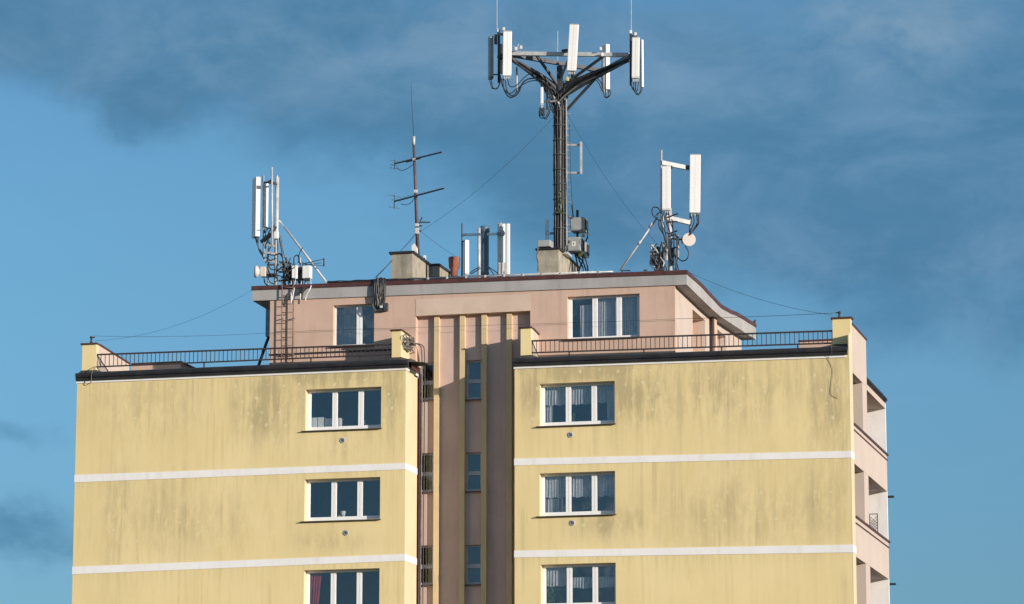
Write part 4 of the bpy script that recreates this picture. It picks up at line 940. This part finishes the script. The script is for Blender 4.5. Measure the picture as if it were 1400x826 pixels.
for px0, px1 in ((681.2, 684), (685.5, 688), (689.2, 692)): part_box(D, 'cable_cover', 'galv', px0, 359, px1, 378, YD-.16, .05)
MB().obox(at(687, 319, YD-.08), (.12, .1, .16), .2, .02).build('clamp', 'darksteel', D); MB().obox(at(635, 330, YD-.03), (.14, .06, .05), 0, .01).build('clamp', 'darksteel', D)
for pts in ([(642, 374), (648, 369), (656, 365)], [(644, 375), (650, 371), (657, 367)], [(668, 365), (674, 369), (681, 374)], [(668, 366), (672, 371), (676, 377)]): cable([at(*q, YD-.06) for q in pts], .016, D)

# ---- the old television aerial
YT = 2.6
a, b = at(565.6, 196, YT), at(571.6, 345, YT)
TV = thing('television_aerial', 'thin rusty mast with two yagi aerials leaning slightly on the small left chimney', 'aerial', b)
MB().tube([b-V((0, 0, .15)), b.lerp(a, .5), a], .062, 10, r2=.042).build('pole', 'tvpole', TV)
MB().tube([a-V((0, 0, .05)), a+V((0, 0, .22))], .05, 10).build('whip_base', 'galv', TV)
MB().tube([a+V((0, 0, .2)), at(563.5, 150, YT), at(562, 112, YT)], .014, 5, r2=.006).build('whip', 'darksteel', TV)
def yagi(l, r_, n, el, back, name='yagi_aerial'):
    m = MB(); L, Rr = V(l), V(r_); m.beam(L, Rr, .038)
    d = (Rr-L).normalized(); sd = V((d.y, -d.x, 0)).normalized()
    for i in range(n):
        q = L.lerp(Rr, .04+.92*i/(n-1)); w = el*(1-.35*i/(n-1)); m.tube([q-sd*w/2+V((0, 0, .02)), q+sd*w/2+V((0, 0, .02))], .008, 5)
    for z in back: m.tube([L-sd*el*.6+V((0, 0, z)), L+sd*el*.6+V((0, 0, z))], .010, 5)
    m.tube([L+V((0, 0, min(back)-.03)), L+V((0, 0, max(back)+.03))], .013, 6)
    return m.build(name, 'darksteel', TV)
yagi(at(539.5, 224, YT+.85), at(604.5, 208, YT-.95), 11, .28, (-.15, -.05, .1))
y2 = yagi(at(539, 275.5, YT+.85), at(607.5, 257.5, YT-.95), 13, .34, (-.2, .18))
f = lambda px, py: at(px, py, YT)
m = MB(); m.beam(f(555, 222), f(575, 216.5), .03); m.beam(f(573.5, 304), f(588, 304), .035); m.beam(f(577, 297), f(573, 306), .03); m.beam(f(572, 309), f(577, 309), .04); m.beam(f(571, 315), f(576, 316), .04); m.build('small_aerial', 'darksteel', TV)
m = MB()
for py in (219, 262, 308, 314, 318): m.obox(at(565.6+(py-196)/149*6, py, YT), (.12, .13, .10), .2, .015)
m.build('clamps', 'galv', TV)
for pts in ([(542, 229), (548, 233), (556, 231), (565, 225)], [(548, 279), (556, 280), (563, 276), (568, 268)]): cable([f(*q) for q in pts], .010, TV)
m = MB(); m.prism([at(562.8, 347, 2.1), at(570.5, 347, 2.1), at(570.2, 339, 2.1), at(566, 332.8, 2.1), at(562.8, 336, 2.1)], (0, .07, 0))
solo(m.build('metal_shield', 'panel'), 'small white pointed plate standing on the left chimney beside the television aerial', 'plate')
m = MB(); m.box(at(578.5, 349, 3.3), at(581.5, 357, 3.3)+V((0, .1, 0)), .01); solo(m.build('white_box', 'panel'), 'tiny white box on the cap of the left chimney', 'box')

# ---- roof ladder
YL = Y1-.14
LT = thing('roof_ladder', 'rusty steel ladder fixed to the pink penthouse wall below the leftmost mast', 'ladder', at(393, 501, YL))
ztop, zbot = at(392, 384, YL).z, at(392, 500, YL).z
xa, xb = at(385.2, 440, YL).x, at(400.8, 440, YL).x
for x in (xa, xb): MB().tube([(x, YL, zbot), (x, YL, ztop)], .019, 8).build('stile', 'ladder', LT)
z = zbot+.1
while z < ztop-.1:
    MB().tube([(xa, YL, z), (xb, YL, z)], .014, 6).build('rung', 'ladder', LT); z += .262
for z in (zbot+.35, zbot+1.5):
    m = MB(); [m.beam((x, YL, z), (x, Y1-.001, z), .03) for x in (xa, xb)]; m.build('wall_bracket', 'ladder', LT)

# ---- loose cables, conduits, wires
def wire(pts, r, label, mat='cable', name='guy_wire', cat='wire', group='thin wires strung above the roof'):
    o = MB().tube(pts, r, 6).build(name, mat); return solo(o, label, cat, group)
wire(sag(at(757, 160, YM), at(574, 317, YT), .25), .0045, 'guy wire from the tallest mast down left to the television aerial')
wire(sag(at(775, 155, YM), at(896, 331, YC), .25), .0045, 'guy wire from the tallest mast down right to the right hand mast')
wire(sag(at(573, 315, YT), at(625, 352, 3.2), .03), .005, 'short wire from the television aerial down to the rusty vent cowl')
wire(sag(at(570, 317, YT), at(511, 381, Y1+.3), .05), .006, 'wire from the television aerial down to the hanging cable bundle')
wire(sag(at(570, 318, YT), at(548, 342, 1.9), .04), .006, 'short steep wire from the television aerial onto the left chimney')
wire(smooth([at(536, 356, 1.58), at(526, 367, 1.4), at(514, 379, YF+.1)], 5), .014, 'black cable from the left chimney down to the hanging cable bundle')
wire(sag(at(943, 373, Y1+.2), at(1139, 431, .5), .18), .0055, 'wire from the right roof corner down to the right parapet pier')
wire(sag(at(344, 397, Y1), at(129, 466, .5), .35), .0038, 'faint wire from the left roof corner down to the left parapet pier')
ww = sag(at(128, 459.5, .5), at(372, 455, Y1-.08), .06)+[at(q, 453.8-(q-372)*.0305, Y1-.08) for q in range(440, 880, 60)]+[at(925, 436, Y1-.08)]
wire(ww, .0045, 'lightning wire running from the left pier across the pink penthouse front')
wire(sag(at(925, 436, Y1-.08), at(1140, 428, .5), .02), .0065, 'lightning wire from the penthouse corner right to the right pier')
m = MB()
for px, Y in ((125, .42), (1147.5, .5)):
    q = P[0] if px < 500 else P[6]; a = at(px, 461 if px < 500 else 427, Y); z0 = q.z+.005
    k = MB(); k.lathe((a.x, Y, 0), [(.045, z0), (.045, z0+.05), (.03, z0+.07), (.03, a.z-.04), (.05, a.z-.03), (.05, a.z+.01), (.02, a.z+.03)], 12); k.beam((a.x, Y, a.z-.02), (a.x+(.12 if px < 500 else -.12), Y, a.z-.01), .03)
    solo(k.build('wire_post', 'rail'), 'dark stub post on the far left parapet pier holding the lightning wire' if px < 500 else 'dark stub post on the far right parapet pier holding two wires', 'post', 'stub posts on the parapet piers')
# cables lying along the roof edge
rnd = random.Random(5)
k = MB()
for i in range(5):
    pts = []
    for j in range(26):
        px = 447+(640-447)*j/25
        q = at(px, 392-(px-447)*.0725+rnd.uniform(-.6, .6), YF+.05); q.z = rtop(q.x, YF+.05)+.03+.028*(i % 3)+rnd.uniform(0, .02)*(1 if i < 4 else 2); q.y = YF+.03+.05*i; pts.append(q)
    k.tube(smooth(pts, 3), .016, 6)
solo(k.build('cable_run', 'cable'), 'bundle of black cables lying along the roof edge left of the chimneys', 'cables')
k = MB(); q0, q1 = at(560, 380, YF), at(838, 370, YF)
z_ = lambda x: rtop(x, YF+.05)
k.tube([(q0.x, YF+.02, z_(q0.x)+.06), (q1.x, YF+.02, z_(q1.x)+.055)], .022, 8); k.tube([(at(640, 375, YF).x, YF+.09, z_(at(640, 375, YF).x)+.09), (at(812, 370, YF).x, YF+.09, z_(at(812, 370, YF).x)+.08)], .024, 8)
for px in range(585, 830, 26):
    x = at(px, 375, YF).x; k.obox((x, YF+.05, z_(x)+.04), (.06, .14, .10), 0, .01)
solo(k.build('conduit_run', 'galv'), 'pale grey conduit on little blocks along the roof edge below the flue and mast', 'conduit')
# black bundle hanging over the fascia with its box
HB = thing('cable_bundle', 'thick black cables hanging over the grey fascia into a dark box beside the window', 'cables', at(519, 425, YH))
rnd = random.Random(8)
for i in range(11):
    px = 512.5+14.5*i/10
    cable([at(px+rnd.uniform(-1, 1), 390, YF+.25), at(px, 382.5-2.5*math.sin(i/10*math.pi)+rnd.uniform(-1, 1), YF+.02), at(px-.2, 386, YH), at(px+rnd.uniform(-1, 1), 398, YH-.02), at(px+rnd.uniform(-1.2, 1.2), 408, YH-.02), at(px*.5+519*.5+rnd.uniform(-3, 3), 420+rnd.uniform(-3, 4), YH+.0)], .022+rnd.uniform(0, .008), HB, 'greycable' if i in (3, 8) else 'cable')
a, b = at(514.5, 426, YF-.02), at(530.5, 414.5, YF-.02)
MB().box((a.x, YF-.09, a.z), (b.x, Y1-.002, b.z), .015).build('splice_box', 'darksteel', HB)
m = MB(); m.obox(at(521, 419.5, YH-.05), (.09, .05, .08), .2, .02); m.build('cable_gland', 'galv', HB)
a, b = at(511.5, 384, YF), at(515.5, 416, YF); MB().box((a.x, YF-.07, b.z), (b.x, YF-.033, a.z)).build('cable_channel', 'flue', HB)
for pts in ([(512, 412), (509.5, 418), (513, 424)], [(515, 414), (510, 420), (514, 425)]): cable([at(*q, YH) for q in pts], .016, HB, 'greycable')
# coil of cable hooked on the return wall
rnd = random.Random(2); k = MB(); xc = P[3].x+.07
for i in range(8):
    pts = []; cy, cz_ = .92+rnd.uniform(-.05, .05), at(568, 470, .9).z+rnd.uniform(-.03, .03); ry, rz_ = rnd.uniform(.25, .55), rnd.uniform(.12, .24); ph = rnd.uniform(0, 6)
    tl = rnd.uniform(-1.0, 1.0); cy += rnd.uniform(-.12, .12)
    for j in range(21):
        t = j/20*2*math.pi*.97+ph; pts.append(V((xc+.02*i*.6+.03*math.sin(3*t), cy+ry*math.cos(t), cz_+rz_*math.sin(t+tl)+.03*math.sin(2*t+i))))
    k.tube(pts, .016, 6)
solo(k.build('cable_coil', 'greycable'), 'tangled coil of grey cable hooked on the cream parapet wall left of the stairwell', 'cables')
xw = at(577, 480, Y2-.2)
for i_, (px, r) in enumerate(((577, .022), (580.5, .014))):
    k = MB(); q = at(px, 478, Y2-.12); k.tube(smooth([V((xc+.1, 1.1, q.z+.15)), V((q.x-.05, Y2-.25, q.z+.12)), V((q.x, Y2-.12, q.z-.2)), V((q.x, Y2-.10, q.z-2)), V((q.x-.02, Y2-.10, 12)), V((q.x-.02, Y2-.10, 3))], 6), r, 6)
    solo(k.build('drop_cable', 'greycable' if i_ == 0 else 'cable'), ('pale grey cable running down beside the left stairwell windows', 'thin black cable running down across the left stairwell windows')[i_], 'cable')
# loose wires on the facade
o = MB().tube(smooth([at(1136, 470, -.16), at(1137, 482, -.17), at(1132.5, 490, -.03), at(1138.5, 506, -.02), at(1136, 531, -.02), at(1137, 540, -.02), at(1145.5, 545, -.02)], 5), .0055, 5).build('loose_wire', 'ladder')
solo(o, 'thin brown wire dangling crookedly down the top right of the yellow wall', 'wire')
o = MB().tube(smooth([at(133, 500, .3), at(128, 505, -.05), at(125, 512, -.17), at(124.5, 522, -.16), at(119, 526, -.02)], 5), .012, 5).build('loose_wire', 'greycable')
solo(o, 'pale loose wire hanging over the gutter at the far left roof corner', 'wire')
# lattice screen on the loggia
a = at(1188.5, 703, 7.15); b = at(1200.2, 735, 7.15); k = MB(); w, h = b.x-a.x, a.z-b.z
for t in (0, 1): k.beam((a.x+w*t, 7.15, b.z), (a.x+w*t, 7.15, a.z), .025)
k.beam((a.x, 7.15, a.z), (b.x, 7.15, a.z), .025)
n = 9; sp = .085
for i in range(-n, n):
    for sg in (1, -1):
        p0 = V((a.x, 7.15+.008*sg, b.z+i*sp if sg > 0 else b.z+i*sp+w)); p1 = V((b.x, 7.15+.008*sg, p0.z+w*sg))
        if max(p0.z, p1.z) < a.z and min(p0.z, p1.z) > b.z: k.beam(p0, p1, .014)
solo(k.build('lattice_screen', 'lattice'), 'dark diamond lattice screen standing in the loggia against the white wall', 'screen')
# things on the window ledges inside
def at_room(px, py): return at(px, py, .52)
for i, (x0, x1, y0, y1, lab) in enumerate(((424.5, 434.5, 571.5, 584, 'pale box behind the left pane of the top left window, nearest the frame'), (435.5, 444, 571, 584, 'middle one of three pale boxes inside the top left window'), (445, 467, 572, 584, 'widest pale box inside the top left window, reaching behind the mullion'))):
    a, b = at_room(x0, y1), at_room(x1, y0); o = MB().box((a.x, .42, a.z-.08), (b.x, .66, b.z), .01).build('storage_box', 'box'); solo(o, lab, 'box', 'pale boxes inside the top left window')
a = at_room(469.5, 703)
o = MB().lathe((a.x, .5, a.z-.12), [(.05, 0), (.07, .12), (.085, .2), (.06, .21)], 14).build('flower_pot', 'box'); solo(o, 'white flower pot on the ledge of the middle left window', 'pot')
a = at_room(465, 706); o = MB().lathe((a.x-.02, .5, a.z-.1), [(.035, 0), (.05, .05), (.045, .12), (.02, .14)], 12).build('jar', 'brass'); solo(o, 'small ochre jar beside the white pot in the middle left window', 'jar')
a = at_room(499, 581); o = MB().lathe((a.x, .5, a.z-.1), [(.05, 0), (.05, .10), (.03, .13), (.025, .2), (.04, .22), (.01, .25)], 12).build('figurine', 'box'); solo(o, 'small white figurine on the right ledge of the top left window', 'figurine')
a = at_room(752, 812); k = MB(); rnd = random.Random(9)
for i in range(260):
    q = V((a.x+rnd.gauss(0, .11), .52+rnd.uniform(-.04, .05), a.z+rnd.gauss(-.05, .28))); s_ = rnd.uniform(.02, .045); t = rnd.uniform(0, 6.28)
    k.bm.faces.new([k.bm.verts.new(q+V((math.cos(t+c_)*s_, rnd.uniform(-.015, .015), math.sin(t+c_)*s_))) for c_ in (0, 1.5, 3.1, 4.7)])
solo(k.build('house_plant', 'leaf'), 'leafy green plant behind the left pane of the bottom right window', 'plant')
k = MB(); a = at_room(782, 570)
for i in range(40):
    q = V((a.x+rnd.gauss(0, .06), .50+rnd.uniform(-.03, .04), a.z+rnd.uniform(-.2, .12))); s_ = rnd.uniform(.02, .04); t = rnd.uniform(0, 6.28)
    k.bm.faces.new([k.bm.verts.new(q+V((math.cos(t+c_)*s_, rnd.uniform(-.015, .015), math.sin(t+c_)*s_))) for c_ in (0, 1.5, 3.1, 4.7)])
solo(k.build('house_plant', 'leaf'), 'sparse plant in the middle pane of the top right yellow wall window', 'plant')

# ------------------------------------------------------------------ sky, clouds, sun
SUN_AZ_X, SUN_AZ_Y, SUN_Z = 1.9, -1.0, .19*1.9
sd = V((SUN_AZ_X, SUN_AZ_Y, SUN_Z)).normalized()
EL = math.asin(sd.z); AZ = math.atan2(sd.x, sd.y)
w = bpy.data.worlds.new('World'); scene.world = w; w.use_nodes = True
k = NT(w.node_tree); bg = w.node_tree.nodes['Background']
sky = k.new('ShaderNodeTexSky', sky_type='NISHITA'); sky.sun_disc = False
sky.sun_elevation = EL; sky.sun_rotation = AZ; sky.air_density = 1.0; sky.dust_density = 0.25; sky.ozone_density = 2.0
gen = k.new('ShaderNodeTexCoord').outputs['Generated']
dx, dy, dz = k.sep(gen)
az = k.m('ARCTAN2', dx, dy); el = k.m('ARCSINE', dz)
U = k.m('MULTIPLY', k.m('ADD', az, YAW), F/700); Vv = k.m('MULTIPLY', k.m('SUBTRACT', el, PITCH), F/700)   # angular grid, 1 = about 8.8 degrees
cmb = k.new('ShaderNodeCombineXYZ'); k.l.new(U, cmb.inputs[0]); k.l.new(Vv, cmb.inputs[1]); uvv = cmb.outputs[0]
wn1 = k.m('SUBTRACT', k.noise(k.scaled(uvv, (1, 1.3, 1)), 2.2, 6, .58), .5); wn2 = k.m('SUBTRACT', k.noise(k.scaled(uvv, (1, 1.3, 1), (7, 3, 1)), 2.2, 6, .58), .5)
Uw = k.m('ADD', U, k.m('MULTIPLY', wn1, .55)); Vw = k.m('ADD', Vv, k.m('MULTIPLY', wn2, .34))
def px2(px, py): return (px-700)/700, (413-py)/700
tot = None
for (px, py, a, b, s) in CLOUDS:
    u0, v0 = px2(px, py)
    qx = k.m('DIVIDE', k.m('SUBTRACT', Uw, u0), a/700); qy = k.m('DIVIDE', k.m('SUBTRACT', Vw, v0), b/700)
    e_ = k.m('MULTIPLY', k.m('EXPONENT', k.m('MULTIPLY', k.m('ADD', k.m('MULTIPLY', qx, qx), k.m('MULTIPLY', qy, qy)), -1.0)), s)
    tot = e_ if tot is None else k.m('ADD', tot, e_)
far = k.ramp(k.noise(k.scaled(gen, (1, 1, 2.2)), 2.6, 7, .6), .52, .68)            # unseen broken cloud over the rest of the sky, brightened for fill light
away = k.ramp(k.m('ABSOLUTE', U), 1.3, 2.2)
tex = k.noise(k.scaled(uvv, (1, 1.9, 1)), 4.2, 10, .64, .3)
dens = k.ramp(k.m('ADD', tot, k.m('MULTIPLY', k.m('SUBTRACT', tex, .5), .55)), .14, .95)
skyc = k.mix(1.0, sky.outputs[0], k.mix(k.ramp(el, R(1), R(13.5)), SKY_TINT_LOW, SKY_TINT), 'MULTIPLY')
wisp = k.ramp(k.noise(k.scaled(uvv, (.7, 2.0, 1), (4, 1, 0)), 2.6, 7, .62), .5, .85)
skyc = k.mix(k.m('MULTIPLY', wisp, .22), skyc, tuple(c*1.2 for c in CLEAR))
lit = k.m('ADD', k.m('MULTIPLY', k.noise(k.scaled(uvv, (1, 1.8, 1), (2, 9, 0)), 3.2, 10, .62, .4), 1.0), k.m('ADD', k.m('MULTIPLY', Vv, .20), k.m('MULTIPLY', U, .05)))
cloudc = k.mix(k.ramp(lit, .42, .86), CLOUD_D, CLOUD_L)
br = None
for (px, py, a, b, s) in BRIGHT:
    u0, v0 = px2(px, py); qx = k.m('DIVIDE', k.m('SUBTRACT', Uw, u0), a/700); qy = k.m('DIVIDE', k.m('SUBTRACT', Vw, v0), b/700)
    e_ = k.m('MULTIPLY', k.m('EXPONENT', k.m('MULTIPLY', k.m('ADD', k.m('MULTIPLY', qx, qx), k.m('MULTIPLY', qy, qy)), -1.0)), s); br = e_ if br is None else k.m('ADD', br, e_)
cloudc = k.mix(k.m('MULTIPLY', br, k.ramp(tex, .38, .66), clamp=True), cloudc, CLOUD_B)
fin = k.mix(k.m('MULTIPLY', dens, .95), skyc, cloudc)
farm = k.m('MULTIPLY', k.m('MULTIPLY', far, away), .85)
fin = k.mix(farm, fin, FILL_CLOUD)
k.l.new(fin, bg.inputs['Color']); bg.inputs['Strength'].default_value = SKY_STR
ld = bpy.data.lights.new('sun', 'SUN'); ld.energy = SUN_E; ld.angle = R(.5); ld.color = (1.0, .905, .80)
lo = bpy.data.objects.new('sun', ld); COL.objects.link(lo); lo.rotation_euler = (-sd).to_track_quat('-Z', 'Y').to_euler(); lo.location = (60, -40, 60)
vs = scene.view_settings; vs.view_transform = 'Standard'; vs.look = 'None'; vs.gamma = 1; vs.use_curve_mapping = False; vs.exposure = EXPO
scene.cycles.max_bounces = 6; scene.cycles.transparent_max_bounces = 10
